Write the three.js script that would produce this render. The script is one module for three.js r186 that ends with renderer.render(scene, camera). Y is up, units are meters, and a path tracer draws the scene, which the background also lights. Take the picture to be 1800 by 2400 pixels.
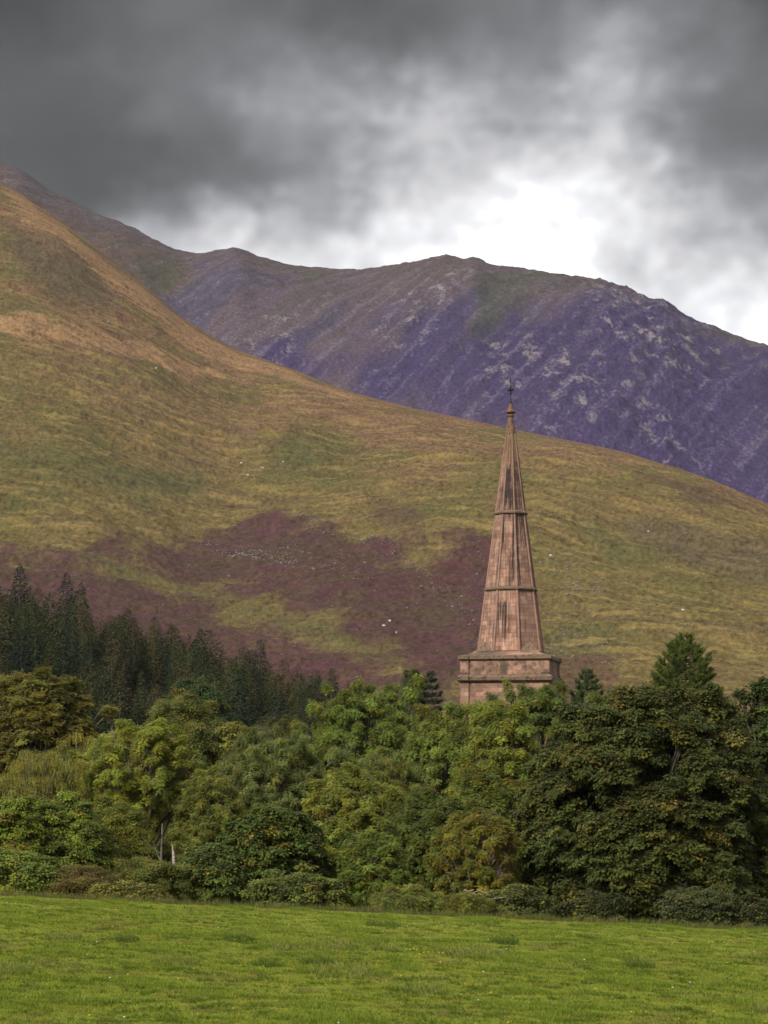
import * as THREE from 'three';
import { mergeGeometries } from 'three/addons/utils/BufferGeometryUtils.js';

// ---------------------------------------------------------------- camera, sky, sun, exposure
const F = 6806, HZ = 1850, CX = 900, CY = 5.5;          // focal length and horizon row in photograph pixels, eye height
const EXPOSURE = 3.2;
const scene = new THREE.Scene();
const camera = new THREE.PerspectiveCamera(2 * Math.atan(HZ / F) * 180 / Math.PI, 1800 / 3700, 1, 30000);
camera.setViewOffset(1800, 3700, 0, 0, 1800, 2400);     // a shifted lens keeps the spire upright
camera.position.set(0, CY, 0);
camera.lookAt(0, CY, -100);
scene.add(camera);

function rng(seed) {
  let a = seed >>> 0;
  return () => { a = (a + 0x6D2B79F5) | 0; let t = Math.imul(a ^ (a >>> 15), 1 | a); t = (t + Math.imul(t ^ (t >>> 7), 61 | t)) ^ t; return ((t ^ (t >>> 14)) >>> 0) / 4294967296; };
}
const clamp = (x, a = 0, b = 1) => x < a ? a : x > b ? b : x;
const lerp = (a, b, t) => a + (b - a) * t;
const sstep = (a, b, x) => { const t = clamp((x - a) / (b - a)); return t * t * (3 - 2 * t); };
const PERM = new Uint8Array(512);
{ const r = rng(77), p = [...Array(256).keys()]; for (let i = 255; i > 0; i--) { const j = Math.floor(r() * (i + 1)); [p[i], p[j]] = [p[j], p[i]]; } for (let i = 0; i < 512; i++) PERM[i] = p[i & 255]; }
const GX = new Float32Array(256), GY = new Float32Array(256);
for (let i = 0; i < 256; i++) { GX[i] = Math.cos(i / 256 * 2 * Math.PI) * 1.4; GY[i] = Math.sin(i / 256 * 2 * Math.PI) * 1.4; }
function noise(x, y) {
  const xf = Math.floor(x), yf = Math.floor(y), X = xf & 255, Y = yf & 255; x -= xf; y -= yf;
  const u = x * x * x * (x * (x * 6 - 15) + 10), v = y * y * y * (y * (y * 6 - 15) + 10);
  const a = PERM[PERM[X] + Y], b = PERM[PERM[X + 1] + Y], c = PERM[PERM[X] + Y + 1], d = PERM[PERM[X + 1] + Y + 1];
  const n0 = GX[a] * x + GY[a] * y, n1 = GX[b] * (x - 1) + GY[b] * y, n2 = GX[c] * x + GY[c] * (y - 1), n3 = GX[d] * (x - 1) + GY[d] * (y - 1);
  return lerp(lerp(n0, n1, u), lerp(n2, n3, u), v);
}
function fbm(x, y, o = 4, g = 0.5) { let s = 0, a = 1; for (let i = 0; i < o; i++) { s += a * noise(x, y); x = x * 2.03 + 17.3; y = y * 2.03 + 9.1; a *= g; } return s; }
const s2l = (v) => { v /= 255; return v <= 0.04045 ? v / 12.92 : Math.pow((v + 0.055) / 1.055, 2.4); };
const l2s = (v) => Math.round(255 * clamp(v <= 0.0031308 ? v * 12.92 : 1.055 * Math.pow(v, 1 / 2.4) - 0.055));

// heavy broken cloud: grey values of the cloud by bearing and height, with cloud noise; beyond these bearings the same cloud goes on
const CLOUD = [100,400,84, 200,400,84, 310,400,86, 420,380,90, 550,395,96, 620,380,96, 700,400,140, 0,0,70, 200,0,84, 400,0,112, 600,0,90, 800,0,86, 1000,0,112, 1200,0,115, 1400,0,124, 1550,0,108, 1659,0,74,
  0,100,88, 200,110,110, 400,100,104, 600,100,118, 800,100,100, 900,90,92, 1050,100,114, 1200,100,120, 1350,125,160, 1500,100,128, 1659,100,104,
  0,200,95, 200,200,92, 400,190,118, 600,210,150, 750,200,145, 900,190,170, 1050,190,158, 1200,170,128, 1330,165,205, 1450,200,135, 1600,200,115,
  0,280,92, 200,280,88, 400,280,115, 600,270,162, 800,270,176, 940,270,208, 1050,280,165, 1200,230,160, 1300,230,195, 1400,270,125, 1600,280,106,
  100,340,88, 300,360,84, 500,360,90, 650,350,110, 750,350,150, 900,350,165, 1050,370,145, 1150,310,186, 1230,360,220, 1350,350,200, 1500,340,112, 1659,350,100,
  250,430,88, 400,430,98, 500,430,128, 650,430,150, 800,430,175, 950,450,200, 1050,430,244, 1150,430,240, 1250,430,240, 1350,400,240, 1450,420,200, 1560,430,150, 1659,440,126,
  350,490,150, 400,500,192, 480,490,216, 550,490,243, 610,490,178, 700,480,206, 800,500,226, 900,480,212, 980,500,255, 1100,500,262, 1200,510,262, 1280,500,216, 1400,490,226, 1500,490,206, 1600,490,166, 1659,500,150,
  420,540,215, 560,545,243, 640,550,204, 720,560,236, 800,565,242, 900,545,242, 1000,545,260, 1150,560,262, 1230,570,252, 1290,570,206, 1400,570,206, 1500,580,200, 1600,570,198, 1659,580,190,
  1450,640,216, 1520,660,212, 1580,640,244, 1620,650,262, 1659,650,262, 1620,700,255, 1659,720,255, 1200,640,250, 900,640,240, 600,640,232, 300,600,200, 100,520,120];
{
  const W = 4096, H = 2048, data = new Float32Array(W * H * 4), n = CLOUD.length / 3;
  const ax = [], ay = [], av = [];
  for (let i = 0; i < n; i++) {                          // bearing and height in radians of each value
    const px = CLOUD[3 * i] * 1.085, py = CLOUD[3 * i + 1] * 1.085, X = (px - CX) / F, Y = (HZ - py) / F;
    ax.push(Math.atan(X)); ay.push(Math.atan(Y / Math.hypot(1, X))); av.push(CLOUD[3 * i + 2]);
  }
  const sg = 1 / (2 * 0.0115 ** 2);
  for (let r = 0; r < H; r++) {
    const el = ((r + 0.5) / H - 0.5) * Math.PI, se = Math.sin(el), ce = Math.cos(el);
    for (let c = 0; c < W; c++) {
      const ph = ((c + 0.5) / W - 0.5) * 2 * Math.PI, k = (r * W + c) * 4;
      let az = ph + Math.PI / 2; if (az > Math.PI) az -= 2 * Math.PI;
      let g = 120;
      if (el > -0.02) {
        const dx = Math.cos(ph) * ce, dz = Math.sin(ph) * ce, q = 1 / (0.25 + Math.max(0, se));
        const big = fbm(dx * q * 1.1 + 31, dz * q * 1.1 + 4, 5, 0.55);
        g = 200 + 70 * big + 14 * fbm(dx * q * 5, dz * q * 5, 3);
        if (Math.abs(az) < 0.32 && el < 0.45) {
          const wx = az + 0.009 * fbm(az * 38, el * 50 + 3, 5, 0.55), wy = el + 0.007 * fbm(az * 38 + 50, el * 50, 5, 0.55);
          let sw = 0, sv = 0;
          for (let i = 0; i < n; i++) { const ex = wx - ax[i], ey = wy - ay[i], d2 = (ex * ex + ey * ey * 1.5) * sg; if (d2 < 14) { const w = Math.exp(-d2); sw += w; sv += w * av[i]; } }
          if (sw > 0) {
            const m = 160 + (sv / sw - 160) * 1.12, lit = sstep(98, 185, m), wob = 0.35 * fbm(az * 34, el * 44, 3);
            const puff = 1 - 2 * Math.abs(noise(az * 62 + 3 + wob, el * 88 + wob)) - 0.8 * Math.abs(noise(az * 140 + wob, el * 190 + 9)), fine = fbm(az * 70 + wob, el * 100 + 5, 5, 0.58);
            const v = m + ((3 + 13 * lit) * fine + (2 + 12 * lit) * puff) * (0.3 + 0.7 * sstep(272, 238, m));
            g = lerp(g, v, sstep(0.0008, 0.12, sw));
          }
        }
        g = clamp(g, 66, 262);
      }
      const t = clamp((g - 80) / 120), l = g > 248 ? lerp(s2l(248), 1.25, clamp((g - 248) / 14)) : s2l(g);
      const X = EXPOSURE / 1.07; data[k] = l * lerp(0.965, 1, t) / X; data[k + 1] = l * 1.0 / X; data[k + 2] = l * lerp(0.99, 1.05, sstep(0, 0.4, t) * sstep(1.4, 0.7, t)) / X; data[k + 3] = 1;
    }
  }
  const sky = new THREE.DataTexture(data, W, H, THREE.RGBAFormat, THREE.FloatType);
  sky.mapping = THREE.EquirectangularReflectionMapping; sky.magFilter = THREE.LinearFilter; sky.needsUpdate = true;
  scene.background = sky; scene.environment = sky;
}
const sun = new THREE.DirectionalLight(new THREE.Color().setRGB(1, 0.95, 0.86), 1.5);
sun.position.set(-420, 600, 440); sun.target.position.set(0, 0, -150); scene.add(sun, sun.target);
sun.castShadow = true; sun.shadow.radius = 24; sun.shadow.mapSize.set(4096, 4096);
Object.assign(sun.shadow.camera, { left: -260, right: 260, top: 260, bottom: -260, near: 10, far: 2500 });
const renderer = new THREE.WebGLRenderer({ antialias: true });
renderer.toneMapping = THREE.LinearToneMapping;
renderer.toneMappingExposure = EXPOSURE;
renderer.shadowMap.enabled = true;
scene.fog = new THREE.FogExp2(0xb4bac6, 0.000018);

// ---------------------------------------------------------------- helpers
const at = (px, py, d) => new THREE.Vector3((px - CX) / F * d, CY + (HZ - py) / F * d, -d);
const taken = {};
function numbered(n) { const k = taken[n] = (taken[n] ?? -1) + 1; return k ? n + '_' + String(k).padStart(3, '0') : n; }
function tag(o, label, category, group, kind) { if (label) o.userData.label = label; if (category) o.userData.category = category; if (group) o.userData.group = group; if (kind) o.userData.kind = kind; return o; }
function shadows(m) { m.castShadow = m.receiveShadow = true; return m; }
function top(name, label, category, pos, turn = 0, group) { const g = new THREE.Group(); g.name = numbered(name); g.position.copy(pos); g.rotation.y = turn; scene.add(g); return tag(g, label, category, group); }
function part(name, geo, mat, parent) { const m = shadows(new THREE.Mesh(geo, mat)); m.name = name; parent.add(m); return m; }
function struct(name, geo, mat) { const m = shadows(new THREE.Mesh(geo, mat)); m.name = name; m.userData.kind = 'structure'; scene.add(m); return m; }
function lcol(c) { return new THREE.Color().setRGB(c[0], c[1], c[2]); }
function dataTex(W, H, fn, srgb = true) {
  const d = new Uint8Array(W * H * 4), o = [0, 0, 0];
  for (let j = 0; j < H; j++) for (let i = 0; i < W; i++) { fn((i + 0.5) / W, (j + 0.5) / H, o, i, j); const k = (j * W + i) * 4; if (srgb) { d[k] = l2s(o[0]); d[k + 1] = l2s(o[1]); d[k + 2] = l2s(o[2]); } else d[k] = d[k + 1] = d[k + 2] = clamp(o[0]) * 255; d[k + 3] = 255; }
  const t = new THREE.DataTexture(d, W, H); t.wrapS = t.wrapT = THREE.RepeatWrapping; t.magFilter = THREE.LinearFilter; if (srgb) t.colorSpace = THREE.SRGBColorSpace; t.needsUpdate = true; return t;
}
class MB {                                              // collects triangles for one mesh
  constructor() { this.p = []; this.i = []; this.c = []; this.u = []; }
  v(x, y, z, c = [1, 1, 1], u = 0, w = 0) { this.p.push(x, y, z); this.c.push(c[0], c[1], c[2]); this.u.push(u, w); return this.p.length / 3 - 1; }
  t(a, b, c) { this.i.push(a, b, c); }
  q(a, b, c, d) { this.i.push(a, b, c, a, c, d); }
  tube(pts, rad, sides = 5, c = [1, 1, 1]) {
    let prev = null, len = 0; const X = new THREE.Vector3(), Y = new THREE.Vector3(), T = new THREE.Vector3();
    for (let k = 0; k < pts.length; k++) {
      T.subVectors(pts[Math.min(k + 1, pts.length - 1)], pts[Math.max(k - 1, 0)]).normalize();
      X.set(Math.abs(T.y) > 0.9 ? 1 : 0, Math.abs(T.y) > 0.9 ? 0 : 1, 0).cross(T).normalize(); Y.crossVectors(T, X);
      if (k) len += pts[k].distanceTo(pts[k - 1]);
      const row = [];
      for (let s = 0; s < sides; s++) { const a = s / sides * 2 * Math.PI, r = rad[k]; row.push(this.v(pts[k].x + (X.x * Math.cos(a) + Y.x * Math.sin(a)) * r, pts[k].y + (X.y * Math.cos(a) + Y.y * Math.sin(a)) * r, pts[k].z + (X.z * Math.cos(a) + Y.z * Math.sin(a)) * r, c, s / sides, len)); }
      if (prev) for (let s = 0; s < sides; s++) this.q(prev[s], prev[(s + 1) % sides], row[(s + 1) % sides], row[s]);
      prev = row;
    }
  }
  geo(flat = false) {
    let g = new THREE.BufferGeometry();
    g.setAttribute('position', new THREE.Float32BufferAttribute(this.p, 3)); g.setAttribute('color', new THREE.Float32BufferAttribute(this.c, 3)); g.setAttribute('uv', new THREE.Float32BufferAttribute(this.u, 2)); g.setIndex(this.i);
    if (flat) g = g.toNonIndexed();
    g.computeVertexNormals(); return g;
  }
}
function spline(xs, ys) {                               // smooth curve through points, straight on beyond them
  const n = xs.length, m = xs.map((_, i) => i === 0 ? (ys[1] - ys[0]) / (xs[1] - xs[0]) : i === n - 1 ? (ys[n - 1] - ys[n - 2]) / (xs[n - 1] - xs[n - 2]) : (ys[i + 1] - ys[i - 1]) / (xs[i + 1] - xs[i - 1]));
  return (x) => {
    if (x <= xs[0]) return ys[0] + m[0] * (x - xs[0]); if (x >= xs[n - 1]) return ys[n - 1] + m[n - 1] * (x - xs[n - 1]);
    let k = 0; while (x > xs[k + 1]) k++;
    const h = xs[k + 1] - xs[k], t = (x - xs[k]) / h, t2 = t * t, t3 = t2 * t;
    return (2 * t3 - 3 * t2 + 1) * ys[k] + (t3 - 2 * t2 + t) * h * m[k] + (-2 * t3 + 3 * t2) * ys[k + 1] + (t3 - t2) * h * m[k + 1];
  };
}
const pairs = (a, k = 1.085) => [a.filter((_, i) => i % 2 === 0).map((v) => v * k), a.filter((_, i) => i % 2).map((v) => v * k)];
function inPoly(poly, x, y) { let c = false; for (let i = 0, j = poly.length - 1; i < poly.length; j = i++) { const [xi, yi] = poly[i], [xj, yj] = poly[j]; if ((yi > y) !== (yj > y) && x < (xj - xi) * (y - yi) / (yj - yi) + xi) c = !c; } return c; }
function polySD(poly, x, y, sy) {                        // signed distance, positive inside; sy weighs the second axis
  let best = 1e9; for (let i = 0, j = poly.length - 1; i < poly.length; j = i++) { const ax = poly[j][0], ay = poly[j][1] * sy, bx = poly[i][0] - ax, by = poly[i][1] * sy - ay, px = x - ax, py = y * sy - ay, t = clamp((px * bx + py * by) / (bx * bx + by * by + 1e-9)); const d = Math.hypot(px - bx * t, py - by * t); if (d < best) best = d; }
  return inPoly(poly, x, y) ? best : -best;
}
const mix3 = (o, c, t) => { o[0] = lerp(o[0], c[0], t); o[1] = lerp(o[1], c[1], t); o[2] = lerp(o[2], c[2], t); };

// ---------------------------------------------------------------- the fells
function fell(crest, d0, DC, pow, disp) {
  const E = (u) => (HZ - crest(CX + u * F)) / F;
  const S = (t) => t <= 1 ? Math.sin(Math.PI / 2 * Math.pow(Math.max(t, 0), pow)) : 1 - (t - 1) * (t - 1) * 2.2 - (t - 1) * 0.08;
  const height = (x, d) => { const u = x / d, t = (d - d0) / (DC(u) - d0); return CY + d * E(u) * S(t) - 6 * sstep(0.12, 0, t) + disp(x, d, t); };
  const ground = (px, py) => { const u = (px - CX) / F, s = clamp((HZ - py) / F / E(u), 0.001, 0.9999), t = Math.pow(Math.asin(s) * 2 / Math.PI, 1 / pow), d = d0 + t * (DC(u) - d0); return [u * d, d]; };
  return { E, S, height, ground, t: (x, d) => (d - d0) / (DC(x / d) - d0) };
}
function fellMesh(f, u0, u1, dA, dB, NU, ND, box) {
  const pos = new Float32Array((NU + 1) * (ND + 1) * 3), uv = new Float32Array((NU + 1) * (ND + 1) * 2), idx = new Uint32Array(NU * ND * 6);
  for (let j = 0, k = 0; j <= ND; j++) for (let i = 0; i <= NU; i++, k++) {
    const d = dA + (dB - dA) * j / ND, x = (u0 + (u1 - u0) * i / NU) * d;
    pos[k * 3] = x; pos[k * 3 + 1] = f.height(x, d); pos[k * 3 + 2] = -d;
    uv[k * 2] = (x - box[0]) / (box[1] - box[0]); uv[k * 2 + 1] = (d - box[2]) / (box[3] - box[2]);
  }
  for (let j = 0, k = 0; j < ND; j++) for (let i = 0; i < NU; i++, k += 6) { const a = j * (NU + 1) + i, b = a + 1, c = a + NU + 1, e = c + 1; idx.set([a, b, e, a, e, c], k); }
  const g = new THREE.BufferGeometry(); g.setAttribute('position', new THREE.BufferAttribute(pos, 3)); g.setAttribute('uv', new THREE.BufferAttribute(uv, 2)); g.setIndex(new THREE.BufferAttribute(idx, 1)); g.computeVertexNormals(); return g;
}
const nearCrest = spline(...pairs([-300,225, -120,330, 0,395, 60,430, 150,490, 240,560, 330,630, 400,690, 500,750, 560,772, 640,800, 760,848, 900,885, 1000,905, 1090,922, 1200,945, 1300,965, 1400,990, 1500,1022, 1600,1060, 1659,1085, 1800,1150, 2000,1230]));
const nearFell = fell(nearCrest, 650, (u) => 2100 - 3000 * u, 1.5, (x, d, t) => {
  const a = x, b = d + 0.9 * Math.max(0, x - 20), edge = 1 - 0.75 * sstep(0.8, 1, t) * sstep(1.3, 1, t);
  return sstep(0, 0.2, t) * edge * (9 * fbm(x / 190 + 3, d / 330, 3) + 4 * noise(a / 160, b / 60) + 1.8 * fbm(a / 45, b / 20 + 7, 2) + 1.1 * fbm(x / 8, d / 12, 3, 0.6));
});
const NB = [-430, 430, 640, 3050];
const dispPoly = (f, arr) => { const o = []; for (let i = 0; i < arr.length; i += 2) o.push(f.ground(arr[i] * 1.085, arr[i + 1] * 1.085)); return o; };
const heather = [
  [205,1190, 255,1150, 330,1140, 430,1130, 520,1090, 600,1090, 640,1110, 680,1130, 740,1160, 800,1175, 870,1210, 920,1230, 960,1200, 1000,1180, 1070,1170, 1110,1250, 1160,1400, 1180,1520, 900,1520, 870,1450, 830,1405, 720,1340, 600,1300, 500,1268, 400,1244, 300,1214],
  [-60,1160, 0,1168, 100,1183, 200,1211, 300,1234, 400,1261, 480,1304, 530,1322, 600,1356, 680,1392, 760,1424, 860,1466, 900,1540, 300,1540, -60,1540],
].map((p) => dispPoly(nearFell, p));
const heatherSmall = [[760,1100, 860,1100, 910,1130, 900,1150, 850,1148, 800,1122], [1385,1040, 1440,1043, 1540,1065, 1562,1085, 1540,1096, 1480,1085, 1420,1062], [1180,1420, 1260,1400, 1330,1440, 1400,1500, 1180,1500]].map((p) => dispPoly(nearFell, p));
const greenDark = [[1280,1158, 1350,1165, 1450,1196, 1410,1213, 1320,1200], [0,960, 160,975, 300,1000, 420,1020, 300,1050, 0,1030], [600,930, 760,960, 700,1010, 560,1000]].map((p) => dispPoly(nearFell, p));
const brownDark = [[1400,1140, 1480,1150, 1560,1180, 1659,1195, 1720,1260, 1600,1245, 1500,1210], [0,480, 90,540, 200,600, 260,660, 120,640, 0,560]].map((p) => dispPoly(nearFell, p));
const paleBand = [[-40,690, 0,690, 120,715, 260,740, 420,765, 520,790, 420,800, 260,775, 120,745, -40,735], [0,400, 100,460, 260,590, 400,700, 520,765, 640,805, 800,865, 760,870, 560,795, 400,740, 240,620, 60,480]].map((p) => dispPoly(nearFell, p));
const limeBand = [[200,1198, 300,1224, 420,1254, 520,1288, 640,1330, 760,1380, 850,1440, 800,1425, 690,1375, 550,1318, 400,1262, 250,1226]].map((p) => dispPoly(nearFell, p));
const polyMask = (polys, x, d, soft, jit) => { let m = 0; for (const p of polys) m = Math.max(m, sstep(-soft, soft, polySD(p, x, d, 0.35) + jit)); return m; };
function nearHeather(x, d) { const j = 13 * fbm(x / 26, d / 60, 4, 0.6); return Math.max(polyMask(heather, x, d, 10, j * 1.15), 0.6 * polyMask(heatherSmall, x, d, 6, j * 0.9)); }
const nearMap = dataTex(2048, 2048, (uu, vv, o) => {
  const x = lerp(NB[0], NB[1], uu), d = lerp(NB[2], NB[3], vv), t = nearFell.t(x, d), u = x / d;
  if (Math.abs(u) > 0.2) { o[0] = 0.1; o[1] = 0.08; o[2] = 0.03; return; }
  const a = x, b = d + 0.9 * Math.max(0, x - 20);
  const n1 = fbm(x / 75 + 11, d / 140, 4, 0.55), st = fbm(a / 30 + 2 + 0.01 * b, b / 9, 4, 0.6), st2 = fbm(a / 110 + 8, b / 34 + 3, 3), fine = fbm(x / 2.4, d / 4.5, 3, 0.75);
  o[0] = 0.128; o[1] = 0.095; o[2] = 0.04;            // olive bent grass
  mix3(o, [0.162, 0.094, 0.062], sstep(0.58, 0.92, t + 0.14 * st2 - 0.75 * u - 0.02));       // tawny grass higher up and to the left
  mix3(o, [0.105, 0.076, 0.044], sstep(0.1, 0.7, st2 + n1 * 0.6) * 0.5);
  mix3(o, [0.086, 0.079, 0.032], sstep(0.02, 0.5, -n1 + 0.7 * st) * 0.75);                   // greener hollows
  mix3(o, [0.185, 0.128, 0.048], sstep(0.1, 0.6, st + 0.3 * st2) * 0.55);
  mix3(o, [0.072, 0.073, 0.032], 0.7 * polyMask(greenDark, x, d, 9, 12 * n1 + 5 * st));
  mix3(o, [0.082, 0.064, 0.042], 0.8 * polyMask(brownDark, x, d, 9, 12 * n1 + 5 * st));
  mix3(o, [0.235, 0.14, 0.08], 0.9 * polyMask(paleBand, x, d, 5, 8 * n1 + 5 * st));
  const low = sstep(0.42, 0.2, t + 0.1 * n1) * sstep(0.02, 0.05, u);                         // mixed heath at the foot, right of the spire
  mix3(o, [0.086, 0.066, 0.062], 0.75 * low);
  const h = nearHeather(x, d) * (0.86 + 0.14 * sstep(-0.3, 0.3, st));
  const hc = [0.062, 0.029, 0.037]; mix3(hc, [0.062, 0.024, 0.036], sstep(-0.4, 0.6, n1 + 0.2 * st) * sstep(-0.08, 0.03, u)); mix3(hc, [0.058, 0.037, 0.032], sstep(0.1, 0.6, -n1) * 0.6);
  mix3(o, hc, 0.95 * h * (0.82 + 0.18 * sstep(-0.35, 0.25, st + 0.5 * fine)));
  mix3(o, [0.084, 0.075, 0.034], 0.75 * polyMask(limeBand, x, d, 5, 9 * n1 + 5 * st));
  const gr = Math.sin(x * 127.1 + d * 311.7) * 43758.5453, gn = gr - Math.floor(gr) - 0.5;
  const k = Math.max(0.3, 1 + 0.42 * fine + 0.28 * st + 0.14 * fbm(x / 9, d / 18, 2) + 0.34 * gn) * 0.88; o[0] *= k; o[2] *= 0.88; o[1] *= k * (1 + 0.08 * noise(x / 3, d / 6)); o[2] *= k;
});
struct('near_hill', fellMesh(nearFell, -0.21, 0.21, 650, 3000, 460, 560, NB), new THREE.MeshPhysicalMaterial({ map: nearMap, roughness: 1, specularIntensity: 0.05 }));

const farCrest = spline(...pairs([-300,250, -120,310, 0,345, 50,362, 100,400, 150,425, 200,450, 260,475, 330,510, 380,534, 415,540, 470,533, 517,528, 560,545, 620,560, 660,565, 700,568, 780,572, 840,567, 900,557, 960,546, 1000,549, 1025,545, 1060,560, 1130,573, 1200,585, 1270,595, 1330,605, 1400,635, 1440,643, 1480,672, 1540,700, 1600,722, 1659,740, 1800,800, 2000,900]));
const craggy = spline(...pairs([-300,0, 300,10, 420,6, 700,10, 1150,14, 1350,34, 1450,40, 1520,28, 1659,14, 2000,10]));
const farFell = fell(farCrest, 2700, (u) => 4300 - 1500 * u, 1.1, (x, d, t) => {
  const q = x - 0.42 * (d - 4000), g = 1 - Math.abs(noise(q / 95 + 3, d / 900)) * 2, g2 = 1 - Math.abs(noise(q / 34 + 8, d / 380)) * 2, edge = 1 - 0.7 * sstep(0.82, 1, t) * sstep(1.25, 1, t);
  return edge * (6 * g + 1.6 * g2 + 10 * fbm(x / 220, d / 260, 2)) - 7 + (1.6 + craggy(CX + x / d * F) / 9) * fbm(x / 26, d / 34, 4, 0.6) * 0.9;
});
const FB = [-950, 950, 2690, 5000];
const greenTop = [[1040,590, 1130,580, 1230,588, 1150,620, 1060,680, 1010,700], [640,572, 720,575, 720,600, 650,600], [310,570, 420,545, 380,600, 340,625]].map((p) => dispPoly(farFell, p));
const screes = [[1240,620, 1350,610, 1440,650, 1480,690, 1440,760, 1380,740, 1300,700], [1300,690, 1420,660, 1540,740, 1500,790, 1400,800], [1080,770, 1200,760, 1280,790, 1150,830, 1060,850], [1190,860, 1240,850, 1300,800, 1330,820, 1250,900, 1180,930], [1400,880, 1440,860, 1500,960, 1440,1010, 1400,990], [560,700, 640,660, 700,640, 640,720, 560,760], [800,720, 900,650, 980,600, 940,680, 820,780]].map((p) => dispPoly(farFell, p));
const purple = [[600,780, 760,740, 900,690, 1100,640, 1260,640, 1480,660, 1720,800, 1800,1200, 1300,1100, 900,930]].map((p) => dispPoly(farFell, p));
const brownLeft = [[-60,330, 60,400, 200,470, 400,560, 420,600, 330,640, 200,580, 60,470, -60,420]].map((p) => dispPoly(farFell, p));
const farMap = dataTex(2048, 2048, (uu, vv, o) => {
  const x = lerp(FB[0], FB[1], uu), d = lerp(FB[2], FB[3], vv), u = x / d, t = farFell.t(x, d), q = x - 0.42 * (d - 4000);
  if (Math.abs(u) > 0.19) { o[0] = 0.08; o[1] = 0.06; o[2] = 0.08; return; }
  const n1 = fbm(x / 150 + 5, d / 240, 4, 0.55), st = fbm(q / 16 + 3, d / 260, 4, 0.6), st2 = fbm(q / 60 + 1, d / 420, 3), fine = fbm(x / 4.2, d / 6, 3, 0.7), mid = fbm(x / 22, d / 34, 4, 0.6);
  o[0] = 0.08; o[1] = 0.058; o[2] = 0.068;
  mix3(o, [0.05, 0.043, 0.066], sstep(0, 0.5, st2 + 0.3 * st) * 0.8);
  mix3(o, [0.072, 0.05, 0.04], sstep(0.78, 0.98, t + 0.12 * n1) * 0.6);
  mix3(o, [0.078, 0.052, 0.036], 0.75 * polyMask(brownLeft, x, d, 14, 20 * n1));
  const p = polyMask(purple, x, d, 45, 45 * n1 + 20 * st2);
  mix3(o, [0.039, 0.026, 0.074], p * 0.92); mix3(o, [0.034, 0.026, 0.056], p * 0.5 * sstep(0, 0.5, mid));
  mix3(o, [0.047, 0.05, 0.028], 0.6 * polyMask(greenTop, x, d, 12, 20 * n1));
  mix3(o, [0.044, 0.044, 0.032], 0.5 * sstep(0.25, 0.7, mid - st2) * sstep(0.5, 0.9, t));
  const sc = polyMask(screes, x, d, 22, 30 * n1 + 14 * mid), rock = sstep(0.25, 0.95, st * 0.85 + 0.35 * mid + 0.4 * sc + 0.1 * p - 0.1 + 0.55 * fine);
  mix3(o, [0.1, 0.085, 0.11], rock * 0.5); mix3(o, [0.17, 0.14, 0.145], sc * sstep(0.3, 0.8, mid + 0.4 * fine) * 0.6);
  const gr = Math.sin(x * 91.7 + d * 271.3) * 43758.5453, gn = gr - Math.floor(gr) - 0.5;
  const k = Math.max(0.3, 1 + 0.4 * fine + 0.18 * mid + 0.16 * st + 0.4 * gn); o[0] *= k; o[1] *= k; o[2] *= k;
});
struct('far_mountain', fellMesh(farFell, -0.2, 0.2, 2700, 4900, 560, 520, FB), new THREE.MeshPhysicalMaterial({ map: farMap, roughness: 1, specularIntensity: 0.05 }));

// the wooded foot of the fell, left
const woodLine = spline([-500, -100, 0, 300, 500, 760, 900, 1000, 1100, 1800], [1430, 1475, 1500, 1590, 1650, 1705, 1770, 1850, 1900, 1906]);
const woodH = (x, d) => { const u = x / d, hc = CY + (HZ - woodLine(CX + u * F)) / F * 720; return -0.8 + Math.max(0, hc + 0.8) * sstep(400, 720, d) * (1 - sstep(760, 1000, d)); };
{
  const g = fellMesh({ height: (x, d) => woodH(x, d) + 0.6 * fbm(x / 14, d / 14, 2) * sstep(400, 440, d) - 0.15 }, -0.25, 0.25, 380, 1010, 90, 90, [0, 30, 0, 30]);
  const m = dataTex(256, 256, (u, v, o) => { const n = fbm(u * 8, v * 8, 4); o[0] = 0.05 * (1 + n); o[1] = 0.05 * (1 + n); o[2] = 0.02 * (1 + n); });
  struct('wooded_hillside', g, new THREE.MeshPhysicalMaterial({ map: m, roughness: 1, specularIntensity: 0.05 }));
}
// the valley floor to the horizon, and the pasture in front
{
  const m = dataTex(512, 512, (u, v, o) => { const n = fbm(u * 16, v * 16, 5, 0.6); o[0] = 0.05 * (1 + 0.6 * n); o[1] = 0.055 * (1 + 0.6 * n); o[2] = 0.02 * (1 + 0.5 * n); });
  m.repeat.set(150, 133);
  const g = new THREE.PlaneGeometry(9000, 8000, 8, 8).rotateX(-Math.PI / 2); g.translate(0, -0.85, -3000);
  struct('ground', g, new THREE.MeshPhysicalMaterial({ map: m, roughness: 1, specularIntensity: 0.05 }));
}
const FE = 118;                                           // where the pasture ends, metres away
const edgeD = (x) => FE + 0.8 * noise(x / 9, 3);
function fieldH(x, d) {
  const k = 0.41 - 0.046 * x - 0.004 * Math.max(0, Math.abs(x) - 20);
  const roll = 0.12 * fbm(x / 14, d / 14, 3) + 0.03 * fbm(x / 1.6, d / 1.6, 2);
  const h = clamp(k, -3, 4) * sstep(40, 112, d) + roll * sstep(edgeD(x) + 2, edgeD(x) - 8, d) + 0.25 * Math.sin((d - 60) / 22) * sstep(118, 95, d);
  return lerp(h, -1.1, sstep(edgeD(x), edgeD(x) + 14, d));
}
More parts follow.
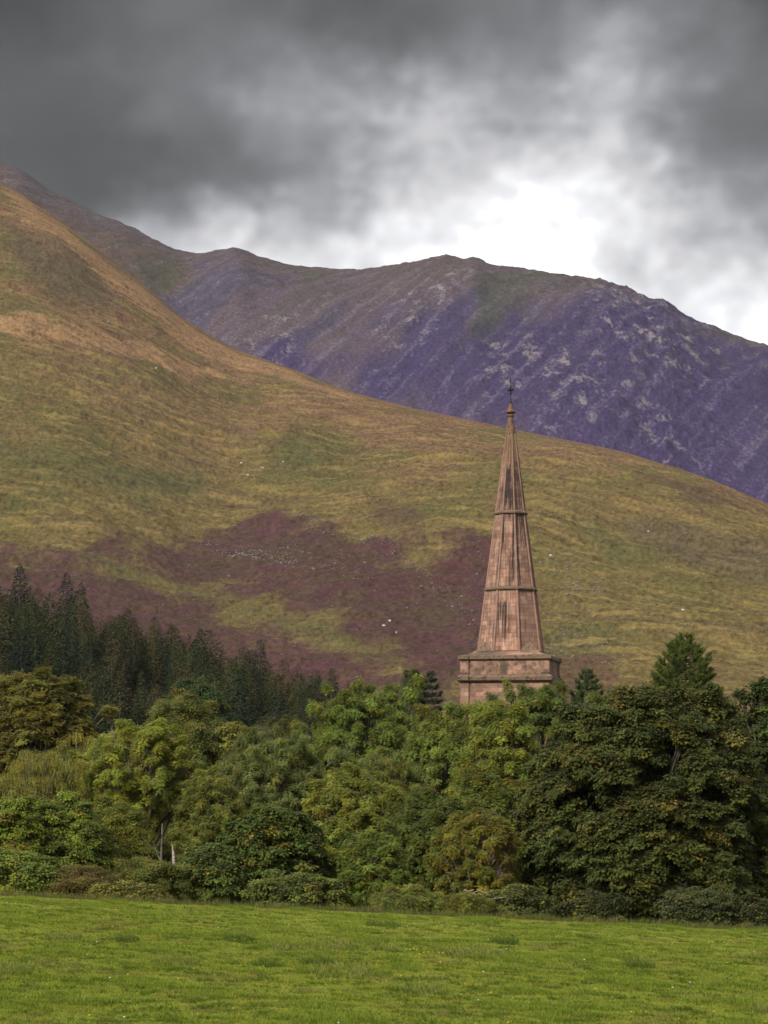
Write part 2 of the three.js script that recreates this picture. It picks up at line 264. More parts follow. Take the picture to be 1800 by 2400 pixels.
const dryAt = [[895, 2174, 1.4, 0], [785, 2226, 1.5, 1], [1110, 2240, 2.2, 1], [410, 2262, 1.2, 1], [25, 2280, 1.2, 1], [800, 2286, 1.6, 1], [905, 2232, 0.8, 1], [560, 2206, 0.9, 0], [690, 2228, 1.3, 1], [1180, 2215, 0.9, 0], [1385, 2208, 0.7, 0], [300, 2210, 0.7, 0], [740, 2262, 0.8, 0], [1000, 2330, 1.2, 1], [1790, 2375, 0.9, 1], [150, 2205, 1.0, 1], [1500, 2270, 0.8, 0], [620, 2265, 0.7, 0]].map(([px, py, r, k]) => {
  let d = 60; while (d < 117 && HZ - F * (fieldH((px - CX) / F * d, d) - CY) / d < 99999 && HZ - F * (fieldH((px - CX) / F * d, d) - CY) / d > py) d += 0.1; return [(px - CX) / F * d, d, r, k];
});
{
  const NX = 220, ND = 260, mb = new MB();
  for (let j = 0; j <= ND; j++) for (let i = 0; i <= NX; i++) { const d = lerp(-40, 136, j / ND), x = lerp(-75, 75, i / NX); mb.v(x, fieldH(x, d), -d, [1, 1, 1], x / 12, d / 12); }
  for (let j = 0; j < ND; j++) for (let i = 0; i < NX; i++) { const a = j * (NX + 1) + i; mb.q(a, a + 1, a + NX + 2, a + NX + 1); }
  const m = dataTex(1024, 1024, (u, v, o) => { const n = fbm(u * 24, v * 24, 5, 0.65), b = fbm(u * 6 + 7, v * 6, 3); o[0] = 0.14 * (1 + 0.4 * n + 0.2 * b); o[1] = 0.18 * (1 + 0.35 * n + 0.1 * b); o[2] = 0.014 * (1 + 0.3 * n); });
  struct('pasture', mb.geo(), new THREE.MeshPhysicalMaterial({ map: m, roughness: 1, specularIntensity: 0.05 }));
}

// ---------------------------------------------------------------- materials of plants
const leafMat = new THREE.MeshPhysicalMaterial({ vertexColors: true, roughness: 0.9, transmission: 0.5, thickness: 0, side: THREE.DoubleSide, specularIntensity: 0.22 });
const needleMat = new THREE.MeshPhysicalMaterial({ vertexColors: true, roughness: 0.95, side: THREE.DoubleSide, specularIntensity: 0.15 });
const grassMat = new THREE.MeshPhysicalMaterial({ vertexColors: true, roughness: 0.9, transmission: 0.5, thickness: 0, side: THREE.DoubleSide, specularIntensity: 0.15 });
const barkTex = dataTex(256, 512, (u, v, o) => { const n = fbm(u * 10, v * 3, 4, 0.6), m = fbm(u * 3 + 4, v * 5, 3); const k = 1 + 0.5 * n; o[0] = 0.13 * k + 0.03 * m; o[1] = 0.11 * k + 0.035 * m; o[2] = 0.08 * k + 0.01 * m; });
const barkMat = new THREE.MeshStandardMaterial({ map: barkTex, bumpMap: barkTex, bumpScale: 0.02, roughness: 0.95 });
const paleBark = new THREE.MeshStandardMaterial({ map: barkTex, color: lcol([1.9, 1.8, 1.6]), roughness: 0.95 });
const darkBark = new THREE.MeshStandardMaterial({ map: barkTex, color: lcol([0.45, 0.42, 0.4]), roughness: 0.95 });

// leaf sprays: every crown is many copies of one of these
const PALM = [[0.12, 0], [-0.05, -0.28], [0.22, -0.52], [0.3, -0.3], [0.62, -0.47], [0.62, -0.2], [1, 0], [0.62, 0.2], [0.62, 0.47], [0.3, 0.3], [0.22, 0.52], [-0.05, 0.28]];
const OVAL = [[0, 0], [0.25, -0.26], [0.6, -0.27], [1, 0], [0.6, 0.27], [0.25, 0.26]];
const LANCE = [[0, 0], [0.4, -0.17], [1, 0], [0.4, 0.17]];
const tmpA = new THREE.Vector3(), tmpB = new THREE.Vector3();
function leaf(mb, o, dir, nor, len, outline, c, fold = 0.25, droop = 0.2, wide = 1) {
  const D = tmpA.copy(dir).normalize(), S = tmpB.crossVectors(nor, D).normalize(), N = new THREE.Vector3().crossVectors(D, S);
  const id = outline.map(([a, b]) => { const up = Math.abs(b) * fold - droop * a * a; return mb.v(o.x + (D.x * a + S.x * b * wide + N.x * up) * len, o.y + (D.y * a + S.y * b * wide + N.y * up) * len, o.z + (D.z * a + S.z * b * wide + N.z * up) * len, c, a, b); });
  for (let k = 1; k < id.length - 1; k++) mb.t(id[0], id[k], id[k + 1]);
}
const V3 = (x, y, z) => new THREE.Vector3(x, y, z);
function jitterCol(r, amt = 0.22, warm = 0.12) { const k = 1 + 1.5 * amt * (r() * 2 - 1), w = warm * (r() * 2 - 1); return [k * (1 + w), k, k * (1 - w)]; }
function unitRosette(seed, n, size, outline, spread, wide = 1) {
  const r = rng(seed), mb = new MB();
  for (let k = 0; k < n; k++) {
    const a = k * 2.4 + r() * 0.6, rr = spread * Math.sqrt((k + 0.4) / n), y = 0.12 * spread * (1 - k / n) * 2 + (r() - 0.5) * spread * 0.35;
    const o = V3(Math.cos(a) * rr, y, Math.sin(a) * rr), dir = V3(Math.cos(a + (r() - 0.5)), 0.15 - 0.65 * r(), Math.sin(a + (r() - 0.5)));
    leaf(mb, o, dir, V3((r() - 0.5) * 0.5, 1, (r() - 0.5) * 0.5), size * (0.7 + 0.6 * r()), outline, jitterCol(r), 0.25, 0.25, wide);
  }
  return mb.geo();
}
function unitAsh(seed, n, len, leaflet) {
  const r = rng(seed), mb = new MB();
  for (let k = 0; k < n; k++) {
    const a = k * 2.4 + r(), el = 0.75 - 0.75 * k / n + (r() - 0.5) * 0.3, L = len * (0.75 + 0.5 * r()), c = jitterCol(r, 0.2);
    const ca = Math.cos(a), sa = Math.sin(a);
    const pt = (t) => V3(ca * L * t * Math.cos(el), L * (t * Math.sin(el) - 0.55 * t * t), sa * L * t * Math.cos(el)).add(V3(0, -0.12 * k / n, 0));
    for (let j = 1; j <= 5; j++) {
      const p = pt(0.2 + 0.16 * j), s = leaflet * (0.8 + 0.4 * r());
      for (const sd of [-1, 1]) leaf(mb, p, V3(ca * 0.55 - sa * sd, -0.25 + 0.2 * r(), sa * 0.55 + ca * sd), V3(0, 1, 0), s, LANCE, c, 0.2, 0.25, 1.25);
    }
    leaf(mb, pt(1), V3(ca, -0.6, sa), V3(0, 1, 0), leaflet, LANCE, c, 0.2, 0.2, 1.25);
  }
  return mb.geo();
}
function unitHanging(seed, n, len, size) {
  const r = rng(seed), mb = new MB();
  for (let s = 0; s < 3; s++) { const ox = (r() - 0.5) * 0.45, oz = (r() - 0.5) * 0.45, cx = (r() - 0.5) * 0.3, cz = (r() - 0.5) * 0.3;
    for (let k = 0; k < n; k++) { const t = k / n; leaf(mb, V3(ox + cx * Math.sqrt(t), 0.15 - len * t * (0.8 + 0.2 * s), oz + cz * Math.sqrt(t)), V3(r() - 0.5, -0.5 * r(), r() - 0.5), V3(r() - 0.5, 1, r() - 0.5), size * (0.7 + 0.6 * r()), OVAL, jitterCol(r), 0.15, 0.15); } }
  return mb.geo();
}
function unitFlat(seed, n, len, size) {                   // level sprays, as beech
  const r = rng(seed), mb = new MB();
  for (let b = -2; b <= 2; b++) { const a = b * 0.5 + (r() - 0.5) * 0.2, L = len * (1 - 0.13 * Math.abs(b));
    for (let k = 1; k <= n; k++) { const t = k / n, x = Math.cos(a) * L * t - len * 0.4, z = Math.sin(a) * L * t, y = 0.12 * len * Math.sin(t * 2.4) + (r() - 0.5) * 0.05; for (const s of [-1, 1]) leaf(mb, V3(x, y, z), V3(Math.cos(a + s * 0.9), -0.2 * r(), Math.sin(a + s * 0.9)), V3((r() - 0.5) * 0.4, 1, (r() - 0.5) * 0.4), size * (0.75 + 0.5 * r()), OVAL, jitterCol(r), 0.15, 0.1); } }
  return mb.geo();
}
function unitShoot(seed, len, n, needle, sprout = 3) {     // a spruce shoot with needles, side shoots included
  const r = rng(seed), mb = new MB(), one = (o, d, L) => {
    const D = d.clone().normalize(), X = V3(0, 1, 0).cross(D).normalize(), Y = D.clone().cross(X), c0 = jitterCol(r, 0.15);
    for (let k = 0; k < n; k++) { const t = (k + r()) / n, a = k * 2.4, w = needle * 0.17, p = o.clone().addScaledVector(D, L * t), q = p.clone().addScaledVector(D, needle * 0.75).addScaledVector(X, Math.cos(a) * needle).addScaledVector(Y, Math.sin(a) * needle * 0.7 + needle * 0.15), s = X.clone().multiplyScalar(-Math.sin(a) * w).addScaledVector(Y, Math.cos(a) * w); const a0 = mb.v(p.x + s.x, p.y + s.y, p.z + s.z, c0), a1 = mb.v(p.x - s.x, p.y - s.y, p.z - s.z, c0), a2 = mb.v(q.x, q.y, q.z, c0); mb.t(a0, a1, a2); }
  };
  one(V3(0, 0, 0), V3(1, 0.12, 0), len);
  for (let k = 0; k < sprout; k++) for (const s of [-1, 1]) one(V3(len * (0.1 + 0.27 * k), 0.02, 0), V3(0.75, 0.05, s * 0.8), len * (0.62 - 0.13 * k));
  return mb.geo();
}
const U = {
  palm: unitRosette(11, 24, 0.12, PALM, 0.34), palmSmall: unitRosette(12, 24, 0.095, PALM, 0.29), ash: unitAsh(13, 8, 0.27, 0.068), rowan: unitAsh(14, 8, 0.23, 0.06), fine: unitAsh(15, 9, 0.2, 0.05),
  birch: unitHanging(16, 14, 0.34, 0.05), beech: unitFlat(17, 10, 0.62, 0.06), shrub: unitRosette(18, 46, 0.065, OVAL, 0.32), thin: unitRosette(19, 30, 0.09, LANCE, 0.32, 1.3), broad: unitRosette(20, 34, 0.095, OVAL, 0.36), shoot: unitShoot(21, 0.34, 30, 0.04),
};

// a broadleaf tree or shrub: trunk with limbs reaching for the lobes of its crown, and the crown of leaf sprays on those lobes
function plant(o) {
  const r = rng(o.seed), d = o.d, base = at(o.px, o.base ?? 2130, d); base.y = o.y0 ?? -0.85;
  const m2p = d / F, topY = CY + (HZ - o.top) * m2p - base.y, botY = o.bot ? CY + (HZ - o.bot) * m2p - base.y : topY * 0.2, half = o.w / 2 * m2p, deep = half * (o.deep ?? 0.85);
  const g = top(o.name, o.label, o.cat, base, 0, o.group), lobes = [];
  const fineLeaf = [U.ash, U.rowan, U.fine].includes(o.unit); const R0 = (o.lobe ?? 1) * (fineLeaf ? 0.52 : 0.62), N = Math.round((o.n ?? 40) * (fineLeaf ? 3.2 : 2.3)), shape = o.shape ?? ((v) => Math.pow(Math.sin(Math.PI * clamp(0.12 + 0.8 * v)), 0.6));
  for (let tries = 0; lobes.length < N && tries < 16000; tries++) {
    const v = r(), a = r() * 2 * Math.PI, out = 0.35 + 0.65 * Math.sqrt(r()), R = shape(v), rl = R0 * (0.5 + 0.5 * r() + 0.7 * r() * r()), y = lerp(botY + rl * 0.4, topY - rl * 0.75, v);
    const x = Math.cos(a) * Math.max(0.1, half * R - rl * 0.7) * out + (o.skew ?? 0) * (y - botY), z = Math.sin(a) * Math.max(0.1, deep * R - rl * 0.7) * out;
    if (r() > 0.25 + R) continue;
    if (lobes.some((l) => Math.hypot(l.x - x, (l.y - y) * 1.2, l.z - z) < (l.r + rl) * (o.apart ?? 0.42))) continue;
    lobes.push({ x, y, z, r: rl });
  }
  for (const [px, py, rr, dz] of o.tips ?? []) lobes.push({ x: (px - o.px) * m2p, y: CY + (HZ - py) * m2p - base.y - rr * 0.5, z: dz ?? 0, r: rr, tip: true });
  // wood
  const wood = new MB(), tr = o.trunk ?? 0.22, fork = o.fork ?? 0.45, lean = (o.lean ?? 0);
  const trunkPt = (t) => V3(lean * t * t + 0.12 * Math.sin(t * 5 + o.seed), topY * fork * 1.5 * t, 0.1 * Math.sin(t * 4));
  { const P = [], Q = []; for (let k = 0; k <= 7; k++) { P.push(trunkPt(k / 7)); Q.push(tr * (1.25 - k / 7) * (k === 0 ? 1.3 : 1)); } wood.tube(P, Q, 7); }
  for (const l of lobes) {
    const t0 = clamp(0.35 + 0.55 * r() * clamp(l.y / topY + 0.2)), s = trunkPt(t0), e = V3(l.x, l.y, l.z), m = s.clone().lerp(e, 0.55); m.y += (e.y - s.y) * (o.arch ?? -0.06) + (r() - 0.5) * 0.4; m.x += (r() - 0.5) * 0.5; m.z += (r() - 0.5) * 0.5;
    const P = [], Q = [], c = new THREE.QuadraticBezierCurve3(s, m, e); for (let k = 0; k <= 5; k++) { P.push(c.getPoint(k / 5)); Q.push(tr * (0.34 - 0.27 * k / 5)); }
    wood.tube(P, Q, 4);
    for (let b = 0; b < (o.twigs ?? 5); b++) { const q = c.getPoint(0.45 + 0.55 * r()), w = V3(r() * 2 - 1, r() * 1.3 - 0.3, r() * 2 - 1).normalize(), z = e.clone().addScaledVector(w, l.r * 0.95), h = q.clone().lerp(z, 0.5); h.y += 0.15; wood.tube([q, h, z], [tr * 0.1, tr * 0.07, tr * 0.03], 3); }
  }
  // shoots standing out of the crown
  for (const l of lobes.slice()) if (!l.tip && r() < (o.sprout ?? 0.35)) { const a = r() * 6.283, n = 2 + Math.floor(r() * 3), ox = Math.cos(a) * l.r * 0.5, oz = Math.sin(a) * l.r * 0.5, lx = (r() - 0.5) * 0.35; for (let k = 0; k < n; k++) lobes.push({ x: l.x + ox + lx * k, y: l.y + l.r * (0.55 + 0.28 * k), z: l.z + oz, r: l.r * (0.34 - 0.06 * k), tip: true }); }
  // leaves
  const mats = [], cols = [], M = new THREE.Matrix4(), Q = new THREE.Quaternion(), Q2 = new THREE.Quaternion(), up = V3(0, 1, 0), nrm = V3(0, 0, 0), sc = V3(1, 1, 1), p = V3(0, 0, 0), C = new THREE.Color(), ax = V3(0, 1, 0), dir = V3(0, 1, 0), midY = (botY + topY) * 0.45, tk = o.unit === U.palm ? [1.38, 1.42, 0.8] : [3.0, 2.72, 1.5], ta = [1.8, 1.75, 1.1];
  for (const l of lobes) {
    const n = Math.round((o.dens ?? 60) * l.r * l.r * (l.tip ? 1.5 : 1.35)), lk = 1 + (o.lobeVar ?? 0.22) * (r() * 2 - 1), warm = (o.warm ?? 0.12) * (r() * 2 - 1), ltip = r() < (o.altLobe ?? 0.08);
    ax.set(l.x, (l.y - midY) + 0.4 * half, l.z).normalize(); if (l.tip) ax.set((r() - 0.5) * 0.5, 1, (r() - 0.5) * 0.5).normalize(); ax.y += o.hang ? -0.3 : 0.15;
    const per = fineLeaf ? 5 : 4, twigs = Math.max(3, Math.round(n / per));
    for (let tw = 0; tw < twigs; tw++) {
      dir.set(r() * 2 - 1, r() * 2 - 1, r() * 2 - 1).normalize().multiplyScalar(l.tip ? 0.45 : 0.95).add(ax).normalize(); if (o.level) dir.y = dir.y * 0.5 + 0.05;
      const L = l.r * (1.25 + 1.0 * r()), dr = (o.hang ? 0.8 : 0.22) * (0.5 + r()), tk2 = 0.8 + 0.4 * r();
      if (r() < 0.4 && !o.hang) { const q = []; for (let j = 0; j < 3; j++) { const t = j / 2 * 0.95; q.push(V3(l.x - ax.x * l.r * 0.8 + dir.x * L * t, l.y - ax.y * l.r * 0.8 + dir.y * L * t - dr * L * t * t, l.z - ax.z * l.r * 0.8 + dir.z * L * t)); } wood.tube(q, [0.014, 0.009, 0.004], 3); }
    for (let k = 0; k < per; k++) {
      const t = 0.28 + 0.74 * (k + r()) / per, dx = dir.x, dy = dir.y, dz = dir.z;
      p.set(l.x - ax.x * l.r * 0.8 + dx * L * t + (r() - 0.5) * 0.12, l.y - ax.y * l.r * 0.8 + dy * L * t - dr * L * t * t + (r() - 0.5) * 0.12, l.z - ax.z * l.r * 0.8 + dz * L * t + (r() - 0.5) * 0.12);
      if (p.y < 0.15) p.y = 0.15 + r() * 0.3;
      if (o.level) nrm.set(dx * 0.25, 1, dz * 0.25); else nrm.set(dx * 0.6 + (r() - 0.5) * 0.9, dy * 0.4 + 0.75, dz * 0.6 + (r() - 0.5) * 0.9); nrm.normalize();
      Q.setFromUnitVectors(up, o.hang ? up : nrm).multiply(Q2.setFromAxisAngle(up, r() * 6.283));
      const ss = (o.size ?? 1) * (0.75 + 0.5 * r()); sc.set(ss, ss, ss);
      mats.push(M.compose(p, Q, sc).clone());
      const k2 = lk * tk2 * (0.75 + 0.5 * r()), alt = (ltip && r() < 0.6) || r() < (o.alt ?? 0.04), b = alt ? (o.altTint ?? [0.16, 0.14, 0.03]) : o.tint, tt = alt ? ta : tk;
      cols.push([b[0] * k2 * tt[0] * (1 + warm), b[1] * k2 * tt[1], b[2] * k2 * tt[2] * (1 - warm)]);
    } }
  }
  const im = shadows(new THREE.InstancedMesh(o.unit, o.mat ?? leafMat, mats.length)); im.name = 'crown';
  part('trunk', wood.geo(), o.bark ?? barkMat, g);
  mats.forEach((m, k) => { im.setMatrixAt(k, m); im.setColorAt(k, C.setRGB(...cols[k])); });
  g.add(im); plant.count = (plant.count ?? 0) + mats.length; return g;
}

// ---------------------------------------------------------------- church tower with its spire
const SD = 186, MP = SD / F, Yw = (py) => CY + (HZ - py) * MP;
{
  const y0 = -0.85, church = top('church_tower', 'pink sandstone church tower with tall stained octagonal spire rising above the trees', 'church tower', at(1197, 2000, SD).setY(y0), -10.3 * Math.PI / 180);
  const L = (py) => Yw(py) - y0, yB = L(1528), yT = L(1017), aB = 1.995, aT = 0.285, apo = (y) => aB + (aT - aB) * (y - yB) / (yT - yB), TAN = Math.tan(Math.PI / 8);
  const TOTAL = yT - yB, r = rng(5);
  // stain on the masonry: four facets side by side in one texture; streaks of soot under the string courses, lichen near the top
  const streak = (u, h, c0, cw, h0, h1, seed) => { const n = fbm(u * 9 + seed, h * 0.5 + seed, 3, 0.6), e = sstep(cw * 1.5, cw * 0.8, Math.abs(u - c0)); return 1.25 * e * sstep(h0 - 0.7, h0 + 0.3, h + n) * sstep(h1 + 0.3, h1 - 0.1, h + 0.3 * n) * sstep(-0.45, 0.0, noise(u * 11 + seed * 3, h * 0.3) + 0.3 * noise(u * 34, h * 1.4)); };
  const stainTex = dataTex(2048, 2048, (uu, vv, o) => {
    const f = Math.floor(uu * 4), u = ((uu * 4) % 1 - 0.5) * 2.0, h = vv * TOTAL;       // metres across the facet, metres up
    const n = fbm(u * 3 + f * 13, h * 1.3, 4, 0.6), g = fbm(u * 30 + f, h * 30, 3, 0.7), vs = fbm(u * 12 + f * 5, h * 0.35, 4, 0.6);
    o[0] = 0.295; o[1] = 0.163; o[2] = 0.112;
    mix3(o, [0.4, 0.262, 0.185], sstep(0.05, 0.55, n) * 0.75); mix3(o, [0.2, 0.1, 0.07], sstep(0.1, 0.7, -n) * 0.6);
    const up = h / TOTAL;
    mix3(o, [0.12, 0.07, 0.046], sstep(0.05, 0.5, vs + up * 0.25 - 0.08) * (0.4 + 0.35 * up));
    mix3(o, [0.17, 0.115, 0.03], sstep(0.8, 1, up + 0.1 * n) * 0.5);
    let s = 0;
    if (f === 1) s = Math.max(streak(u, h, -0.22, 0.3, 1.1, 2.95, 3), streak(u, h, 0.34, 0.1, 4.9, 8.6, 5), streak(u, h, -0.3, 0.12, 6.8, 8.6, 1), streak(u, h, 0.0, 0.3, 9.2, 11.8, 7) * 0.85, streak(u, h, 0.15, 0.1, 4.2, 6, 9) * 0.5);
    if (f === 0) s = Math.max(streak(u, h, 0.72, 0.12, 0.9, 2.8, 2) * 0.8, streak(u, h, 0.4, 0.1, 5.2, 8.8, 8) * 0.8, streak(u, h, 0.05, 0.2, 9.2, 10.5, 4) * 0.5);
    if (f === 2) s = Math.max(streak(u, h, -0.45, 0.12, 4.4, 8.8, 6), streak(u, h, 0.1, 0.5, 7.2, 8.9, 9) * 0.7, streak(u, h, -0.1, 0.3, 9, 12, 11) * 0.6, sstep(0.25, 0.6, n) * sstep(3.5, 0, h) * 0.35);
    if (f === 3) s = streak(u, h, 0, 0.8, 3, 12, 6) * 0.6;
    const hw = (aB + (aT - aB) * h / TOTAL) * TAN; mix3(o, [0.1, 0.058, 0.042], sstep(0.2, 0.08, hw - Math.abs(u)) * sstep(-0.4, 0.3, vs) * 0.75);
    mix3(o, [0.022, 0.017, 0.015], clamp(s) * 0.92);
    const k = 1 + 0.16 * g; o[0] *= k; o[1] *= k; o[2] *= k;
  });
  const wallTex = dataTex(1024, 512, (uu, vv, o) => {     // the square stage: 6.2 m wide, 3 m high
    const x = (uu - 0.5) * 6.2, h = vv * 3, n = fbm(x * 2, h * 2, 4, 0.6), g = fbm(x * 30, h * 30, 3, 0.7);
    o[0] = 0.275; o[1] = 0.153; o[2] = 0.107; mix3(o, [0.36, 0.23, 0.165], sstep(0.1, 0.6, n) * 0.6); mix3(o, [0.19, 0.105, 0.07], sstep(0.1, 0.6, -n) * 0.6);
    const j = 0.25 * fbm(x * 5, h * 2 + 7, 3), ax = Math.abs(x);
    let s = Math.max(sstep(0.32, 0.15, Math.abs(x + 0.05) + j * 0.6) * sstep(1.0, 1.6, h + j) * 0.8, sstep(0.4, 0.25, Math.abs(ax - 2.6) + 0.1 * j) * sstep(1.62, 1.5, h) * sstep(1.1, 1.2, h) * 0.85, sstep(0.35, 0, h - 1.12 + j) * sstep(1.0, 1.15, h) * 0.75, sstep(0.25, 0, Math.abs(ax - 2.25) + 0.2 * j) * 0.4 * sstep(1.1, 2.2, h), sstep(0.05, 0.45, -n + 0.3 * j) * 0.5 * sstep(1.1, 1.3, h));
    mix3(o, [0.045, 0.034, 0.025], clamp(s)); mix3(o, [0.15, 0.13, 0.05], 0.3 * sstep(0.2, 0.6, fbm(x * 4 + 3, h * 4, 3)));
    const k = 1 + 0.16 * g; o[0] *= k; o[1] *= k; o[2] *= k;
  });
  const grit = dataTex(256, 256, (u, v, o) => { o[0] = 0.5 + 0.4 * fbm(u * 24, v * 24, 4, 0.7); }, false); grit.repeat.set(1, 1);
  const stoneMats = [0.78, 0.92, 1.0, 1.1, 1.28].map((k, i) => new THREE.MeshStandardMaterial({ map: stainTex, color: lcol([k, k * (0.98 + 0.01 * (i % 3)), k]), roughness: 0.95, bumpMap: stainTex, bumpScale: 0.012 }));
  const wallMats = [0.76, 0.93, 1.03, 1.24].map((k) => new THREE.MeshStandardMaterial({ map: wallTex, color: lcol([k, k, k]), roughness: 0.95, bumpMap: wallTex, bumpScale: 0.012 }));
  const mortar = new THREE.MeshStandardMaterial({ color: lcol([0.23, 0.13, 0.09]), roughness: 1 });
  const trimTex = dataTex(512, 256, (u, v, o) => { const n = fbm(u * 20, v * 8, 4, 0.6); o[0] = 0.16; o[1] = 0.1; o[2] = 0.066; mix3(o, [0.05, 0.038, 0.028], sstep(-0.05, 0.35, n) * 0.8); mix3(o, [0.17, 0.14, 0.05], sstep(0.15, 0.5, fbm(u * 30 + 5, v * 10, 3)) * 0.6); const k = 1 + 0.2 * fbm(u * 90, v * 50, 2); o[0] *= k; o[1] *= k; o[2] *= k; });
  const trim = new THREE.MeshStandardMaterial({ map: trimTex, roughness: 0.95, bumpMap: trimTex, bumpScale: 0.02 });
  const rollTex = dataTex(256, 1024, (u, v, o) => { const n = fbm(u * 3, v * 16, 4, 0.6), vs = fbm(u * 8, v * 5 + 3, 3); o[0] = 0.3; o[1] = 0.168; o[2] = 0.122; mix3(o, [0.13, 0.078, 0.05], sstep(0, 0.5, n) * 0.6); mix3(o, [0.05, 0.035, 0.026], sstep(0.2, 0.6, vs) * 0.6); mix3(o, [0.18, 0.13, 0.045], sstep(0.75, 1, v) * 0.4); const joint = Math.abs((v * 26) % 1 - 0.5) > 0.475 ? 0.6 : 1; const k = joint * (1 + 0.15 * fbm(u * 20, v * 80, 2)); o[0] *= k; o[1] *= k; o[2] *= k; });
  const rollMat = new THREE.MeshStandardMaterial({ map: rollTex, roughness: 0.95 });
  const front = V3(0, 0, 1);
  // one block of masonry: a slab with chamfered face on the plane through `o` spanned by ex, ey
  function block(o, ex, ey, en, x0, x1, h0, h1, prd, uvf) {
    const j = 0.003, c = 0.005, mb = new MB(), P = (x, h, z) => { const q = o.clone().addScaledVector(ex, x).addScaledVector(ey, h).addScaledVector(en, z), w = uvf(x, h); return mb.v(q.x, q.y, q.z, [1, 1, 1], w[0], w[1]); };
    const a = [P(x0 + j, h0 + j, -0.05), P(x1 - j, h0 + j, -0.05), P(x1 - j, h1 - j, -0.05), P(x0 + j, h1 - j, -0.05)], b = [P(x0 + j, h0 + j, prd - c), P(x1 - j, h0 + j, prd - c), P(x1 - j, h1 - j, prd - c), P(x0 + j, h1 - j, prd - c)], e = [P(x0 + j + c, h0 + j + c, prd), P(x1 - j - c, h0 + j + c, prd), P(x1 - j - c, h1 - j - c, prd), P(x0 + j + c, h1 - j - c, prd)];
    for (let k = 0; k < 4; k++) { const l = (k + 1) % 4; mb.q(a[k], a[l], b[l], b[k]); mb.q(b[k], b[l], e[l], e[k]); } mb.q(e[0], e[1], e[2], e[3]);
    return mb.geo(true);
  }
  const stones = [];
  // spire: core, then courses on every facet
  const core = new MB();
  { const ring = (y, a) => [...Array(8).keys()].map((k) => { const t = Math.PI / 8 + k * Math.PI / 4, R = a / Math.cos(Math.PI / 8); return core.v(R * Math.sin(t), y, R * Math.cos(t)); }); const lo = ring(yB - 0.3, apo(yB - 0.3) - 0.02), hi = ring(yT + 0.05, apo(yT + 0.05) - 0.02); for (let k = 0; k < 8; k++) core.q(lo[k], lo[(k + 1) % 8], hi[(k + 1) % 8], hi[k]); for (let k = 1; k < 7; k++) core.t(hi[0], hi[k], hi[k + 1]); }
  const spire = part('spire', core.geo(true), mortar, church);
  const tiltA = Math.atan((aB - aT) / TOTAL), slant = 1 / Math.cos(tiltA);
  for (let k = 0; k < 8; k++) {
    const th = k * Math.PI / 4, en0 = V3(Math.sin(th), 0, Math.cos(th)), ex = V3(Math.cos(th), 0, -Math.sin(th)), ey = V3(-en0.x * Math.sin(tiltA), Math.cos(tiltA), -en0.z * Math.sin(tiltA)), en = ex.clone().cross(ey).normalize();
    const o = en0.clone().multiplyScalar(apo(yB)).setY(yB), f = k === 0 ? 1 : k === 7 ? 0 : k === 1 ? 2 : 3, face = [1, 0.7, 0, 0, 0, 0, 0, 0.85][k] + (k === 2 ? 0.25 : 0);
    let h = 0.01, row = 0;
    while (h < TOTAL * slant - 0.12) {
      let ch = 0.25 + 0.05 * r() - 0.03 * h / 14; if (h + ch > TOTAL * slant) ch = TOTAL * slant - h;
      const yy = h / slant, w = 2 * (apo(yB + yy) * TAN) - 0.06, near = [L(1383) - yB, L(1204) - yB].some((s) => Math.abs(s - yy - ch / 2) < 0.02);
      const nb = Math.max(1, Math.round(w / 0.58)); let x = -w / 2;
      const cuts = [...Array(nb - 1).keys()].map((i) => -w / 2 + w * ((i + 1) / nb + (row % 2 ? 0.18 : -0.18) / nb + (r() - 0.5) * 0.16 / nb)); cuts.push(w / 2);
      for (const x1 of cuts) { const tone = Math.floor(r() * r() * 5 * 0.999 + (r() < 0.3 ? 2 : 0)) % 5; const prd = 0.006 + 0.01 * r(); stones.push({ host: spire, area: (x1 - x) * ch * face, mat: stoneMats[tone], g: block(o, ex, ey, en, x, x1, h, h + ch, prd, (a, b) => [(f + 0.5 + clamp(a / 2.0, -0.49, 0.49)) / 4, clamp(b / slant / TOTAL, 0.001, 0.999)]) }); x = x1; }
      h += ch; row++;
    }
    // roll moulding up each angle
    const t2 = th + Math.PI / 8, P = [], Q = []; for (let j = 0; j <= 10; j++) { const y = lerp(yB - 0.25, yT, j / 10), R = apo(y) / Math.cos(Math.PI / 8) - 0.012; P.push(V3(R * Math.sin(t2), y, R * Math.cos(t2))); Q.push(lerp(0.095, 0.05, j / 10)); }
    const roll = new MB(); roll.tube(P, Q, 10); for (let j = 1; j < roll.u.length; j += 2) roll.u[j] /= 14.4;
    part('roll_moulding', roll.geo(), rollMat, spire);
  }
  const octRing = (name, prof) => { const mb = new MB(); let prev = null; for (const [y, off] of prof) { const a = apo(y) + off, row = [...Array(9).keys()].map((k) => { const t = Math.PI / 8 + k * Math.PI / 4, R = a / Math.cos(Math.PI / 8); return mb.v(R * Math.sin(t), y, R * Math.cos(t), [1, 1, 1], k * a * 0.3, y); }); if (prev) for (let k = 0; k < 8; k++) mb.q(prev[k], prev[k + 1], row[k + 1], row[k]); prev = row; } return part(name, mb.geo(true), trim, church); };
  for (const py of [1383, 1204]) { const y = L(py); octRing('string_course', [[y - 0.1, 0.02], [y - 0.09, 0.07], [y - 0.03, 0.13], [y + 0.04, 0.14], [y + 0.09, 0.1], [y + 0.17, 0.015]]); }
